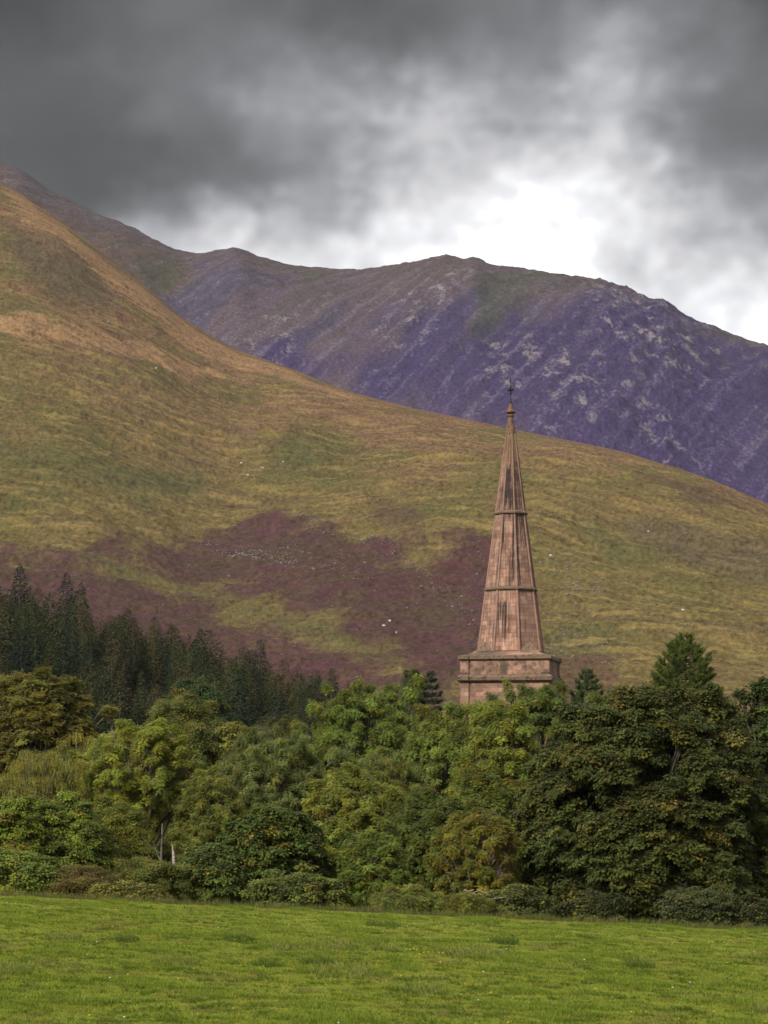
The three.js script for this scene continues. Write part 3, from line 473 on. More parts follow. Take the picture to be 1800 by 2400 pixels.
  // broaches: half pyramids on the four corner facets
  for (let k = 0; k < 4; k++) {
    const th = Math.PI / 4 + k * Math.PI / 2, s = V3(Math.sin(th), 0, Math.cos(th)), e = V3(Math.cos(th), 0, -Math.sin(th)), R = 2.06 * Math.SQRT2, hw = 0.84, mb = new MB();
    const A = s.clone().multiplyScalar(R - 0.05).setY(yB - 0.02), B = s.clone().multiplyScalar(apo(yB)).addScaledVector(e, hw).setY(yB - 0.02), C = s.clone().multiplyScalar(apo(yB)).addScaledVector(e, -hw).setY(yB - 0.02), T = s.clone().multiplyScalar(apo(yB + 0.62) + 0.03).setY(yB + 0.62), v = [A, B, C, T].map((q) => mb.v(q.x, q.y, q.z, [1, 1, 1], q.x * 0.3, q.y * 0.6));
    mb.t(v[0], v[1], v[3]); mb.t(v[2], v[0], v[3]); part('broach', mb.geo(true), trim, church);
  }
  // square stage: outline with clasping corner piers
  const outline = (h, pier, prd) => { const a = h, b = h - pier, c = h - prd, q = []; for (let k = 0; k < 4; k++) { const cs = [[1, 0], [0, 1], [-1, 0], [0, -1]][k], rot = (x, z) => [x * cs[0] - z * cs[1], x * cs[1] + z * cs[0]]; q.push(rot(a, -a), rot(a, -b), rot(c, -b), rot(c, b), rot(a, b)); } return q; };
  function stack(name, rows, mat, kU = 0.2) { const mb = new MB(); let prev = null; for (const [off, y, pier = 0.55, prd = 0.1] of rows) { const q = outline(2.84 + off, pier + off, prd); const row = [...q, q[0]].map(([x, z], i) => mb.v(x, y, z, [1, 1, 1], (x + z) * kU + i * 0.07, y * 0.5)); if (prev) for (let k = 0; k < q.length; k++) mb.q(prev[k], row[k], row[k + 1], prev[k + 1]); prev = row; } return part(name, mb.geo(true), mat, church); }
  const yC0 = L(1550), yC1 = L(1541), yM0 = L(1600), yM1 = L(1590);
  const wall = stack('tower_wall', [[-0.02, 0], [-0.02, yC0 + 0.02]], mortar);
  stack('cornice', [[-0.05, yC0 - 0.08], [0.03, yC0 - 0.05], [0.05, yC0 + 0.01], [0.13, yC0 + 0.04], [0.13, yC1 - 0.02], [0.09, yC1 + 0.03], [-0.25, yC1 + 0.06]], trim);
  stack('base_moulding', [[-0.01, yM0 - 0.1], [0.1, yM0 - 0.02], [0.2, yM0 + 0.06], [0.21, yM1 - 0.02], [0.15, yM1 + 0.05], [0.0, yM1 + 0.16]], trim);
  { const mb = new MB(), sqr = (h, y) => [[h, -h], [h, h], [-h, h], [-h, -h], [h, -h]].map(([x, z], i) => mb.v(x, y, z, [1, 1, 1], 0.06 + i * 0.24, y * 0.7)), R = [sqr(2.66, yC1 + 0.02), sqr(2.12, yB - 0.12), sqr(2.1, yB - 0.02), sqr(1.7, yB + 0.0)]; for (let j = 0; j < 3; j++) for (let k = 0; k < 4; k++) mb.q(R[j][k], R[j + 1][k], R[j + 1][k + 1], R[j][k + 1]); part('weathering_slope', mb.geo(true), wallMats[1], church); }
  for (let s = 0; s < 4; s++) {
    const th = s * Math.PI / 2, en = V3(Math.sin(th), 0, Math.cos(th)), ex = V3(Math.cos(th), 0, -Math.sin(th)), ey = V3(0, 1, 0), face = s === 0 ? 1 : s === 1 ? 0.3 : 0;
    for (const [h0, h1] of [[yM0 - 3.2, yM0 - 0.12], [yM1 + 0.16, yC0 - 0.08]]) {
      const rows = Math.round((h1 - h0) / 0.27), ch = (h1 - h0) / rows;
      for (let q = 0; q < rows; q++) for (const [xa, xb, z] of [[-2.84, -2.3, 2.82], [-2.29, 2.29, 2.72], [2.3, 2.84, 2.82]]) {
        const w = xb - xa, nb = Math.max(1, Math.round(w / 0.62)), o = en.clone().multiplyScalar(z).setY(0); let x = xa;
        for (let b = 1; b <= nb; b++) { const x1 = b === nb ? xb : xa + w * (b / nb + ((q % 2 ? 0.22 : -0.22) + (r() - 0.5) * 0.3) / nb), hh = h0 + q * ch; stones.push({ host: wall, area: (x1 - x) * ch * face * (hh > yM0 - 1.2 ? 1 : 0.1), mat: wallMats[Math.floor(r() * 4)], g: block(o, ex, ey, en, x, x1, hh, hh + ch, 0.006 + 0.01 * r(), (a, bb) => [clamp(a / 6.2 + 0.5, 0.01, 0.99), clamp((bb - (yM0 - 1)) / 3, 0.01, 0.99)]) }); x = x1; }
      }
    }
  }
  stones.sort((a, b) => b.area - a.area);
  for (const s of stones.slice(0, 300)) part('stone_block', s.g, s.mat, s.host);
  for (const host of [spire, wall]) { const rest = stones.slice(300).filter((s) => s.host === host), list = host === spire ? stoneMats : wallMats; void list; const m = part('stone_blocks', mergeGeometries(rest.map((s) => s.g)), host === spire ? stoneMats[1] : wallMats[1], host); m.userData.kind = 'stuff'; }
  // the cap stones, the knop and the iron cross
  const lathe = (name, pts, mat, seg = 16) => part(name, new THREE.LatheGeometry(pts.map(([x, y]) => new THREE.Vector2(x, y)), seg), mat, church);
  const capMat = new THREE.MeshStandardMaterial({ map: rollTex, color: lcol([0.6, 0.58, 0.48]), roughness: 0.95 }), iron = new THREE.MeshStandardMaterial({ color: lcol([0.012, 0.012, 0.013]), roughness: 0.6, metalness: 0.4 });
  lathe('cap', [[0.31, yT - 0.02], [0.335, yT + 0.03], [0.31, yT + 0.08], [0.27, yT + 0.5], [0.215, yT + 0.62], [0.17, L(980)], [0.165, L(976)]], capMat);
  lathe('knop', [[0.15, L(977)], [0.225, L(975.5)], [0.235, L(974)], [0.2, L(972)], [0.14, L(971)], [0.14, L(970)], [0.27, L(968.5)], [0.325, L(966)], [0.31, L(963.5)], [0.18, L(961)], [0.15, L(958)], [0.12, L(951)], [0.09, L(946)]], capMat);
  lathe('finial_socket', [[0.105, L(949)], [0.075, L(943)], [0.045, L(938)], [0.0, L(936)]], iron, 10);
  { const gs = [], rod = (x, y, z, rx, h, rz) => gs.push(new THREE.CylinderGeometry(rx * 0.8, rx, h, 6).translate(x, y, z)), bar = (len, y, a) => { const q = new THREE.CylinderGeometry(0.024, 0.024, len, 6).rotateZ(Math.PI / 2).rotateY(a).translate(0, y, 0); gs.push(q); }, ball = (x, y, z, s) => gs.push(new THREE.SphereGeometry(s, 8, 6).translate(x, y, z));
    rod(0, (L(938) + L(886)) / 2, 0, 0.032, L(886) - L(938)); gs.push(new THREE.ConeGeometry(0.028, L(879) - L(886), 6).translate(0, (L(879) + L(886)) / 2, 0));
    for (const a of [0, Math.PI / 2]) { bar(0.3, L(914), a); for (const s of [-1, 1]) { const X = Math.cos(a) * s, Z = -Math.sin(a) * s; ball(X * 0.19, L(914), Z * 0.19, 0.042); ball(X * 0.13, L(911.5), Z * 0.13, 0.03); ball(X * 0.13, L(916.5), Z * 0.13, 0.03); } }
    gs.push(new THREE.TorusGeometry(0.1, 0.02, 6, 12).translate(0, L(914), 0)); ball(0, L(914), 0, 0.06); ball(0, L(904), 0, 0.055); ball(0, L(907), 0, 0.04); ball(0, L(922), 0, 0.06); ball(0, L(924.5), 0, 0.04); ball(0, L(895), 0, 0.04); bar(0.16, L(922), 0); bar(0.14, L(904), 0); bar(0.1, L(890), 0);
    part('cross', mergeGeometries(gs.map((q) => q.index ? q.toNonIndexed() : q)), iron, church); }
  { const c = new MB(), zf = 2.95; c.tube([V3(2.94, yC1 + 0.06, 2.2), V3(2.99, yC0, 2.18), V3(2.9, yC0 - 0.3, 2.16), V3(2.9, yM1 + 0.3, 2.1), V3(3.07, yM1, 2.05), V3(2.9, yM0 - 0.3, 2.02), V3(2.9, 3, 2)], [0.018, 0.018, 0.018, 0.018, 0.018, 0.018, 0.018], 5); part('lightning_conductor', c.geo(), new THREE.MeshStandardMaterial({ color: lcol([0.2, 0.19, 0.18]), roughness: 0.5, metalness: 0.5 }), church); void zf; }
}

// ---------------------------------------------------------------- conifers
function spruceGeo(seed, H, W, o = {}) {
  const r = rng(seed), mb = new MB(), n = Math.round((o.n ?? 1500) * 1.9), base = o.base ?? 0.06;
  const tri = (p, d, s, L, w, c) => { const a = mb.v(p.x - s.x * w, p.y - s.y * w, p.z - s.z * w, c), b = mb.v(p.x + s.x * w, p.y + s.y * w, p.z + s.z * w, c), e = mb.v(p.x + d.x * L, p.y + d.y * L, p.z + d.z * L, c); mb.t(a, b, e); };
  const d = V3(0, 0, 0), s = V3(0, 0, 0), p = V3(0, 0, 0);
  for (let k = 0; k < n; k++) {
    let t = r(); if (r() > (1 - t) * 0.9 + 0.14) { k--; continue; }
    const a = r() * 6.283, prof = o.dome ? Math.pow(Math.sin(Math.PI * clamp(0.2 + 0.78 * t)), 0.7) : Math.pow(1 - t, o.pow ?? 0.6), tier = 0.76 + 0.36 * (((t * (o.tiers ?? 13) + noise(a, seed) * 0.8) % 1 + 1) % 1 < 0.5 ? 1 : 0) * (o.tier ?? 1);
    const R = (W / 2 * prof * tier + 0.08) * (0.8 + 0.45 * noise(Math.cos(a) * 1.7 + seed, t * 7 + Math.sin(a) * 1.7)), rad = R * (0.4 + 0.6 * Math.sqrt(r()));
    p.set(Math.cos(a) * rad, H * (base + (1 - base) * t) - (o.droop ?? 0.25) * rad + (r() - 0.5) * 0.3, Math.sin(a) * rad);
    const c = jitterCol(r, 0.13, 0.1), L = 0.72 * (o.tuft ?? 0.85) * (0.55 + 0.8 * r()) * (1 - 0.45 * t);
    for (let q = 0; q < 3; q++) { d.set(Math.cos(a) + (r() - 0.5) * 1.2, -0.45 + 0.8 * (r() - 0.45) + (o.up ?? 0), Math.sin(a) + (r() - 0.5) * 1.2).normalize(); s.set(-Math.sin(a), (r() - 0.5) * 0.8, Math.cos(a)).normalize(); tri(p, d, s, L, L * 0.22, c); }
  }
  for (let q = 0; q < 14; q++) { const t = q / 14, a = q * 2.4; p.set(0, H * (0.93 + 0.07 * t), 0); d.set(Math.cos(a), 0.25, Math.sin(a)); tri(p, d, s.set(-Math.sin(a), 0, Math.cos(a)), 0.75 * (1 - t) + 0.12, 0.09, [1, 1, 1]); }
  p.set(0, H * 0.96, 0); tri(p, V3(0, 1, 0), V3(1, 0, 0), H * 0.035, 0.06, [1, 1, 1]); tri(p, V3(0, 1, 0), V3(0, 0, 1), H * 0.05, 0.06, [1, 1, 1]);
  return mb.geo();
}
function conifer(name, label, group, geo, H, tint, pos, bark = darkBark) {
  const g = top(name, label, 'tree', pos, 0, group), w = new MB(); w.tube([V3(0, -0.5, 0), V3(0, H * 0.5, 0), V3(0, H * 0.97, 0)], [H * 0.014, H * 0.009, 0.02], 5);
  part('trunk', w.geo(), bark, g); part('crown', geo, tint, g); return g;
}
{
  const cm = (c) => { const m = needleMat.clone(); m.color = lcol(c); return m; };
  const kinds = [
    { n: 'spruce_tree', l: 'dark blue-green spruce in the conifer wood below the fell', geo: [spruceGeo(31, 17, 8.2, { n: 1900 }), spruceGeo(32, 18, 9.2, { n: 2100,  droop: 0.35, tiers: 11 }), spruceGeo(33, 16, 7.2, { n: 1100, tiers: 9, tier: 1.5, pow: 0.75 })], H: 17, mats: [cm([0.045, 0.06, 0.026]), cm([0.062, 0.07, 0.026]), cm([0.03, 0.045, 0.026])] },
    { n: 'larch_tree', l: 'olive-brown larch in the conifer wood below the fell', geo: [spruceGeo(41, 17, 10.5, { tier: 0.3, droop: 0.1, pow: 0.5, tuft: 0.7, n: 2400 }), spruceGeo(42, 16, 9.6, { tier: 0.4, droop: 0.15, pow: 0.52, tuft: 0.7, n: 2200 })], H: 16.5, mats: [cm([0.1, 0.082, 0.03]), cm([0.07, 0.07, 0.024]), cm([0.11, 0.074, 0.038]), cm([0.074, 0.088, 0.028])] },
    { n: 'pine_tree', l: 'mid green pine with a rounded top in the conifer wood', geo: [spruceGeo(51, 15, 8.4, { dome: true, base: 0.15, tier: 0.5, tuft: 0.9, up: 0.5, n: 1700, droop: 0 }), spruceGeo(52, 14, 7.6, { dome: true, base: 0.15, tier: 0.5, tuft: 0.9, up: 0.5, droop: 0 })], H: 15, mats: [cm([0.07, 0.092, 0.03]), cm([0.05, 0.07, 0.026])] },
  ];
  const r = rng(303), spots = [], protos = {};
  const put = (kind, gi, mi, x, d, s, label, group) => {
    const key = kind.n + gi, pos = V3(x, woodH(x, d) - 0.3, -d); let t;
    if (!protos[key]) t = protos[key] = conifer(kind.n, label ?? kind.l, group === null ? undefined : group ?? kind.n.replace('_tree', '') + ' trees of the conifer wood', kind.geo[gi], kind.H, kind.mats[mi], pos);
    else { t = protos[key].clone(); t.name = numbered(kind.n); t.position.copy(pos); scene.add(t); t.userData = { label: label ?? kind.l, category: 'tree' }; if (group !== null) t.userData.group = group ?? kind.n.replace('_tree', '') + ' trees of the conifer wood'; t.children[1].material = kind.mats[mi]; }
    t.rotation.y = r() * 6.28; const wd = s * (1.0 + 0.35 * r()); t.scale.set(wd, s, wd); return t;
  };
  for (let tries = 0; spots.length < 285 && tries < 20000; tries++) {
    const d = lerp(440, 735, Math.sqrt(r())), px = lerp(-80, 900, r()), x = (px - CX) / F * d;
    if (woodH(x, d) < 0.5 || spots.some((q) => Math.hypot(q[0] - x, q[1] - d) < 5.6)) continue;
    spots.push([x, d]);
  }
  spots.sort((a, b) => b[1] - a[1]);
  const where = (k, px, d) => { const col = px < 260 ? 'left end' : px < 520 ? 'middle' : 'right end', row = d > 660 ? 'along the top' : d > 560 ? 'halfway up' : 'in the lowest rows', look = { spruce_tree: 'dark green spruce', larch_tree: 'olive-brown larch', pine_tree: 'round-topped green pine' }[k.n]; return [look + ' ' + row + ' of the conifer wood, at its ' + col, look + ' ' + row + ' of the wood, ' + col]; };
  for (const [x, d] of spots) { const px = CX + x / d * F, z = noise(x / 25, d / 25), pick = r() + z * 0.6, k = pick < 0.32 ? kinds[0] : pick < 0.86 ? kinds[1] : kinds[2]; put(k, Math.floor(r() * k.geo.length), Math.floor(r() * k.mats.length), x, d, (0.5 + 0.55 * r()) * (px > 600 ? 0.85 : 1), ...where(k, px, d)); }
  // the ones that stand out along the top of the wood
  const stand = (k, gi, px, topPy, d, label, mi = 0) => { const x = (px - CX) / F * d, h = CY + (HZ - topPy) / F * d - woodH(x, d) + 0.3; put(kinds[k], gi, mi, x, d, h / kinds[k].H, label, null); };
  stand(0, 0, 48, 1322, 738, 'tallest dark conifer at the top left of the wood, near the left edge', 2);
  stand(0, 1, 156, 1354, 741, 'dark pointed spruce standing clear of the wood, the bluer left one of a pair', 2);
  stand(0, 2, 190, 1350, 739, 'thin ragged spruce with gaps, the right one of a pair above the wood', 1);
  stand(0, 0, 300, 1425, 735, 'pointed spruce on the edge of the wood, midway along its top', 0);
  stand(1, 1, 362, 1438, 735, 'broad olive conifer on the edge of the wood right of the midway spruce', 1);
  stand(0, 2, 402, 1450, 733, 'small spruce tip between two broad conifers on the edge of the wood', 0);
  stand(2, 0, 490, 1475, 725, 'broad green conifer on the edge of the wood near its lower end', 0);
  stand(0, 1, 610, 1508, 700, 'single dark blue spruce sticking up near the low right end of the wood', 2);
  stand(2, 1, 740, 1560, 660, 'last rounded green conifer at the right end of the wood', 0);
}
// larger spruces and dark conifers close to the church
function bigSpruce(o) {
  const r = rng(o.seed), base = at(o.px, 2100, o.d).setY(-0.85), m2p = o.d / F, H = CY + (HZ - o.top) * m2p - base.y, bY = CY + (HZ - o.bot) * m2p - base.y, W = o.w * m2p, g = top(o.name ?? 'spruce_tree', o.label, 'tree', base), wood = new MB(), mats = [], cols = [];
  wood.tube([V3(0, 0, 0), V3(0.05, H * 0.5, 0), V3(0, H * 0.985, 0)], [0.25, 0.15, 0.025], 7);
  const M = new THREE.Matrix4(), Q = new THREE.Quaternion(), X = V3(1, 0, 0), sc = V3(1, 1, 1), C = new THREE.Color(), levels = o.levels ?? 22;
  for (let k = 0; k < levels; k++) { const t = k / (levels - 1), y = lerp(bY - 2, H - 0.25, t), R = W / 2 * Math.pow(Math.max(0.02, 1 - t), 0.62) + 0.12, n = Math.round(lerp(10, 6, t));
    for (let b = 0; b < n; b++) {
      const a = b / n * 6.283 + k * 0.9 + (r() - 0.5) * 0.5, L = R * (0.6 + 0.6 * r()), ca = Math.cos(a), sa = Math.sin(a), el = lerp(o.lift ?? -0.05, 0.6, t * t * t), pt = (s) => V3(ca * L * s, y + L * s * (el - 0.16 + 0.36 * s * s), sa * L * s);
      wood.tube([pt(0), pt(0.35), pt(0.7), pt(1)], [0.035, 0.025, 0.016, 0.006], 4);
      const ns = Math.max(3, Math.round(L * (o.dens ?? 34)));
      for (let j = 0; j < ns; j++) { const s = 0.35 + 0.67 * Math.sqrt((j + r()) / ns), lat = (r() - 0.5) * 0.85 * L * (1.05 - s * 0.75), p = pt(s).add(V3(-sa * lat, -0.1 * Math.abs(lat) + (r() - 0.5) * 0.15, ca * lat)), q = pt(Math.min(1.05, s + 0.05)), dir = q.sub(pt(s)).normalize().add(V3(-sa, 0, ca).multiplyScalar(Math.sign(lat) * 0.55)).normalize(); dir.applyAxisAngle(V3(0, 1, 0), (r() - 0.5) * 2.2); dir.y += (r() - 0.4) * 0.8; dir.normalize(); Q.setFromUnitVectors(X, dir); const ss = (0.5 + 0.4 * r()) * (s > 0.8 ? 1.1 : 0.9); sc.set(ss, ss, ss); mats.push(M.compose(p, Q, sc).clone()); const k2 = 0.8 + 0.4 * r(); cols.push(o.tint.map((v) => v * k2)); }
    } }
  part('trunk', wood.geo(), barkMat, g);
  const im = shadows(new THREE.InstancedMesh(U.shoot, needleMat, mats.length)); im.name = 'crown'; mats.forEach((m, k) => { im.setMatrixAt(k, m); im.setColorAt(k, C.setRGB(...cols[k])); }); g.add(im);
}
bigSpruce({ seed: 61, px: 1606, top: 1493, bot: 1650, w: 205, d: 160, tint: [0.1, 0.13, 0.03], label: 'open-topped green spruce standing up behind the big sycamore' });
bigSpruce({ seed: 62, px: 1378, top: 1573, bot: 1650, w: 110, d: 172, tint: [0.07, 0.1, 0.035], label: 'small dark spruce tip just right of the church tower', levels: 12 });
bigSpruce({ seed: 63, px: 1010, top: 1578, bot: 1640, w: 64, d: 200, tint: [0.04, 0.065, 0.03], label: 'small dark conifer with level branches peeping over the ash, left of the tower', levels: 9, lift: -0.2 });

// ---------------------------------------------------------------- the belt of trees, back to front
const GRN = { syc: [0.062, 0.07, 0.02], ash: [0.082, 0.112, 0.034], ashY: [0.125, 0.145, 0.034], will: [0.08, 0.098, 0.042], birch: [0.1, 0.106, 0.036], beech: [0.075, 0.075, 0.02], dark: [0.045, 0.062, 0.022], och: [0.24, 0.17, 0.025], dull: [0.07, 0.085, 0.03] };
const T = (o) => plant({ cat: 'tree', ...o });
T({ seed: 101, name: 'dark_tree', label: 'low dark green dome of a tree at the foot of the conifer wood', px: 460, top: 1596, bot: 1760, w: 165, d: 300, n: 40, lobe: 1.3, unit: U.broad, size: 2.0, dens: 40, tint: [0.022, 0.038, 0.02], y0: 0, squash: 0.5, lobeVar: 0.3, trunk: 0.3 });
T({ seed: 102, name: 'pine_tree', label: 'dull green rounded treetop behind the ash, left of the small dark conifer', px: 968, top: 1564, bot: 1700, w: 70, d: 200, n: 14, lobe: 0.8, unit: U.fine, dens: 90, tint: [0.04, 0.055, 0.026] });
T({ seed: 103, name: 'background_tree', label: 'grey-green treetops at the foot of the wood, above the willow', px: 640, top: 1690, bot: 1900, w: 260, d: 230, n: 50, lobe: 1.3, unit: U.fine, size: 1.5, dens: 55, tint: [0.05, 0.058, 0.03] });
T({ seed: 104, name: 'oak_tree', label: 'broad dull green dome of a tree below the dark dome, centre left', px: 440, top: 1640, bot: 1950, w: 265, d: 176, n: 75, lobe: 1.15, unit: U.shrub, size: 1.3, dens: 75, tint: [0.062, 0.073, 0.03], lobeVar: 0.16, alt: 0.01 });
T({ seed: 105, name: 'beech_tree', label: 'dark ochre-green beech with layered boughs at the left edge', px: 75, top: 1572, bot: 1930, w: 330, d: 158, n: 85, lobe: 0.95, unit: U.beech, size: 1.15, dens: 62, squash: 0.42, tint: [0.07, 0.068, 0.018], altTint: [0.13, 0.115, 0.028], altLobe: 0.2, lobeVar: 0.35, bark: paleBark, trunk: 0.3, tips: [[250, 1660, 0.6], [160, 1600, 0.5], [40, 1590, 0.6]] });
T({ seed: 106, name: 'ash_tree', label: 'tall bright green ash with two pointed tops left of the tower', px: 850, top: 1610, bot: 2000, w: 330, d: 162, n: 78, lobe: 1.05, unit: U.ash, dens: 88, tint: GRN.ash, lobeVar: 0.2, tips: [[838, 1590, 0.5], [840, 1615, 0.6], [850, 1650, 0.7], [978, 1582, 0.5], [965, 1610, 0.7], [915, 1605, 0.6], [770, 1600, 0.45], [785, 1630, 0.7], [735, 1650, 0.6], [700, 1690, 0.6]], skew: 0.03 });
T({ seed: 107, name: 'ash_tree', label: 'green ash just left of the church tower, with thin shoots on top', px: 1030, top: 1665, bot: 2000, w: 250, d: 156, n: 60, lobe: 1, unit: U.ash, dens: 86, tint: [0.086, 0.112, 0.036], tips: [[1050, 1640, 0.35], [1045, 1665, 0.5], [1075, 1655, 0.4], [990, 1650, 0.5], [1100, 1648, 0.5], [1125, 1640, 0.55], [1085, 1655, 0.5], [1090, 1690, 0.6], [1065, 1650, 0.5], [1110, 1675, 0.6]] });
T({ seed: 108, name: 'ash_tree', label: 'ash in front of the church tower, hiding its lower walls', px: 1262, top: 1612, bot: 2000, w: 300, d: 166, n: 74, lobe: 1, unit: U.ash, dens: 88, tint: [0.068, 0.095, 0.034], tips: [[1190, 1592, 0.35], [1195, 1615, 0.55], [1150, 1622, 0.45], [1165, 1640, 0.55], [1130, 1648, 0.5], [1260, 1615, 0.5], [1285, 1610, 0.5], [1225, 1600, 0.35], [1240, 1612, 0.5], [1150, 1640, 0.6], [1320, 1600, 0.5], [1310, 1625, 0.6], [1390, 1625, 0.6], [1420, 1630, 0.55]] });
T({ seed: 109, name: 'ash_tree', label: 'yellow-green ash between the tower and the big sycamore', px: 1170, top: 1652, bot: 2060, w: 250, d: 146, n: 66, lobe: 0.95, unit: U.ash, dens: 84, tint: [0.1, 0.122, 0.034], altLobe: 0.15, altTint: [0.15, 0.14, 0.035], tips: [[1120, 1650, 0.6], [1230, 1665, 0.6], [1170, 1640, 0.5]] });
T({ seed: 110, name: 'willow_tree', label: 'wide grey-green willow with fine leaves, left of the ashes', px: 640, top: 1700, bot: 2090, w: 330, d: 148, n: 90, lobe: 1.05, unit: U.fine, dens: 105, tint: GRN.will, lobeVar: 0.16, alt: 0.005, altLobe: 0.02, tips: [[560, 1720, 0.6], [800, 1750, 0.8]] });
T({ seed: 111, name: 'willow_tree', label: 'grey-green willow behind the olive rowan, right of the wide one', px: 905, top: 1760, bot: 2090, w: 290, d: 150, n: 70, lobe: 1, unit: U.fine, dens: 105, tint: [0.088, 0.112, 0.04], lobeVar: 0.16 });
T({ seed: 112, name: 'yellow_sapling', label: 'thin yellow-leaved tree top sticking up beside the willow', px: 548, top: 1692, bot: 1760, w: 50, d: 152, n: 4, lobe: 0.34, unit: U.palmSmall, dens: 50, tint: [0.1, 0.1, 0.032], alt: 0, altLobe: 0, lobeVar: 0.15, trunk: 0.08, fork: 0.6 });
T({ seed: 113, name: 'willow_tree', label: 'lower grey-green willow bush between the ash with the bare trunk and the sycamore scrub', px: 490, top: 1800, bot: 2080, w: 200, d: 140, n: 60, lobe: 0.85, unit: U.fine, dens: 105, tint: [0.09, 0.105, 0.034], lobeVar: 0.2, altLobe: 0.1, altTint: [0.11, 0.1, 0.03] });
T({ seed: 114, name: 'ash_tree', label: 'feathery yellow-green ash with bare trunk and forked limbs, left of centre', px: 325, top: 1690, bot: 1920, w: 310, d: 141, n: 70, lobe: 0.8, unit: U.rowan, dens: 66, squash: 0.5, tint: [0.1, 0.124, 0.03], lobeVar: 0.15, bark: paleBark, trunk: 0.2, fork: 0.42, twigs: 8, altLobe: 0.06, lean: -0.4, apart: 0.5 });
T({ seed: 115, name: 'birch_tree', label: 'olive weeping birch at the left edge below the beech', px: 95, top: 1745, bot: 2010, w: 270, d: 139, n: 66, lobe: 0.85, unit: U.birch, dens: 62, hang: true, tint: GRN.birch, lobeVar: 0.16, squash: 0.8, alt: 0.05, twigs: 3, sprout: 0.1 });
T({ seed: 116, name: 'birch_tree', label: 'pale olive young birch between the weeping birch and the feathery ash', px: 215, top: 1720, bot: 1980, w: 130, d: 143, n: 34, lobe: 0.75, unit: U.birch, dens: 58, hang: true, tint: [0.112, 0.118, 0.038], twigs: 3, sprout: 0.2, tips: [[175, 1715, 0.4], [150, 1735, 0.5]] });
T({ seed: 117, name: 'field_maple', label: 'dark green maple in front of the weeping birch, left', px: 150, top: 1875, bot: 2110, w: 240, d: 131, n: 70, lobe: 0.8, unit: U.palmSmall, dens: 82, tint: [0.064, 0.085, 0.02], lobeVar: 0.3, altLobe: 0.12, altTint: [0.13, 0.125, 0.028] });
T({ seed: 118, name: 'field_maple', label: 'bright green maple at the left edge of the hedge', px: 20, top: 1880, bot: 2120, w: 170, d: 129, n: 54, lobe: 0.75, unit: U.palmSmall, dens: 82, tint: [0.075, 0.1, 0.02], altLobe: 0.2, altTint: [0.15, 0.1, 0.028], lobeVar: 0.3 });
T({ seed: 119, name: 'hawthorn_tree', label: 'dark hawthorn left of the bare trunk', px: 275, top: 1880, bot: 2110, w: 190, d: 134, n: 60, lobe: 0.75, unit: U.shrub, dens: 92, tint: [0.068, 0.08, 0.02], lobeVar: 0.3, altLobe: 0.12, altTint: [0.12, 0.12, 0.03] });
T({ seed: 120, name: 'rowan_tree', label: 'olive rowan dome in the middle of the belt', px: 820, top: 1800, bot: 2070, w: 260, d: 136, n: 74, lobe: 0.8, unit: U.rowan, dens: 92, tint: [0.088, 0.105, 0.03], altLobe: 0.15, altTint: [0.13, 0.12, 0.032], squash: 0.6, lobeVar: 0.2 });
T({ seed: 121, name: 'ash_tree', label: 'deep green ash scrub under the willows, centre right', px: 1010, top: 1860, bot: 2110, w: 260, d: 133, n: 78, lobe: 0.8, unit: U.ash, dens: 84, tint: [0.058, 0.08, 0.026], lobeVar: 0.25, altLobe: 0.06 });
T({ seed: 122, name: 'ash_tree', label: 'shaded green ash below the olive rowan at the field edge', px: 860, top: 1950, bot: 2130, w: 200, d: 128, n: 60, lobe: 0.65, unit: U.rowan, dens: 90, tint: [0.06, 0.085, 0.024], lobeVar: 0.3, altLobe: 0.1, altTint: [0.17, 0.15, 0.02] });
T({ seed: 123, name: 'ash_tree', label: 'green ash between the ochre bush and the tower trees', px: 1130, top: 1810, bot: 2080, w: 190, d: 139, n: 58, lobe: 0.8, unit: U.ash, dens: 84, tint: [0.07, 0.09, 0.028], lobeVar: 0.25, altLobe: 0.1 });
T({ seed: 124, name: 'ochre_bush', label: 'ochre-yellow bush with bare grey twigs left of the big sycamore', px: 1115, top: 1895, bot: 2120, w: 235, d: 126, n: 46, lobe: 0.62, unit: U.rowan, dens: 54, tint: [0.072, 0.08, 0.022], altLobe: 0.22, altTint: [0.16, 0.13, 0.024], bark: paleBark, twigs: 9, lobeVar: 0.25, trunk: 0.16, fork: 0.3 });
T({ seed: 125, name: 'sycamore_scrub', label: 'dark large-leaved sycamore scrub at the field edge, left of centre', px: 640, top: 1905, bot: 2125, w: 290, d: 127, n: 84, lobe: 0.72, unit: U.palm, dens: 64, tint: [0.07, 0.092, 0.022], lobeVar: 0.3, altLobe: 0.16, altTint: [0.15, 0.135, 0.03], squash: 0.55 });
T({ seed: 126, name: 'sycamore_scrub', label: 'pale-leaved low sycamore bush right of the white broken stem', px: 490, top: 1990, bot: 2125, w: 190, d: 125, n: 50, lobe: 0.6, unit: U.palm, dens: 66, tint: [0.085, 0.108, 0.036], lobeVar: 0.25, altLobe: 0.12, squash: 0.6 });
T({ seed: 127, name: 'sycamore_tree', label: 'big dark round sycamore filling the right side of the belt', px: 1520, top: 1618, bot: 2172, w: 640, d: 128, n: 190, lobe: 1.05, unit: U.palm, dens: 90, tint: GRN.syc, altTint: [0.088, 0.076, 0.022], altLobe: 0.1, alt: 0.04, lobeVar: 0.24, squash: 0.6, trunk: 0.45, fork: 0.35, bark: darkBark, shape: (v) => Math.pow(Math.sin(Math.PI * clamp(0.25 + 0.68 * v)), 0.55), tips: [[1335, 1655, 0.7], [1450, 1625, 0.7], [1510, 1612, 0.6], [1660, 1625, 0.8], [1600, 1628, 0.7], [1700, 1650, 0.8]], deep: 0.75 });
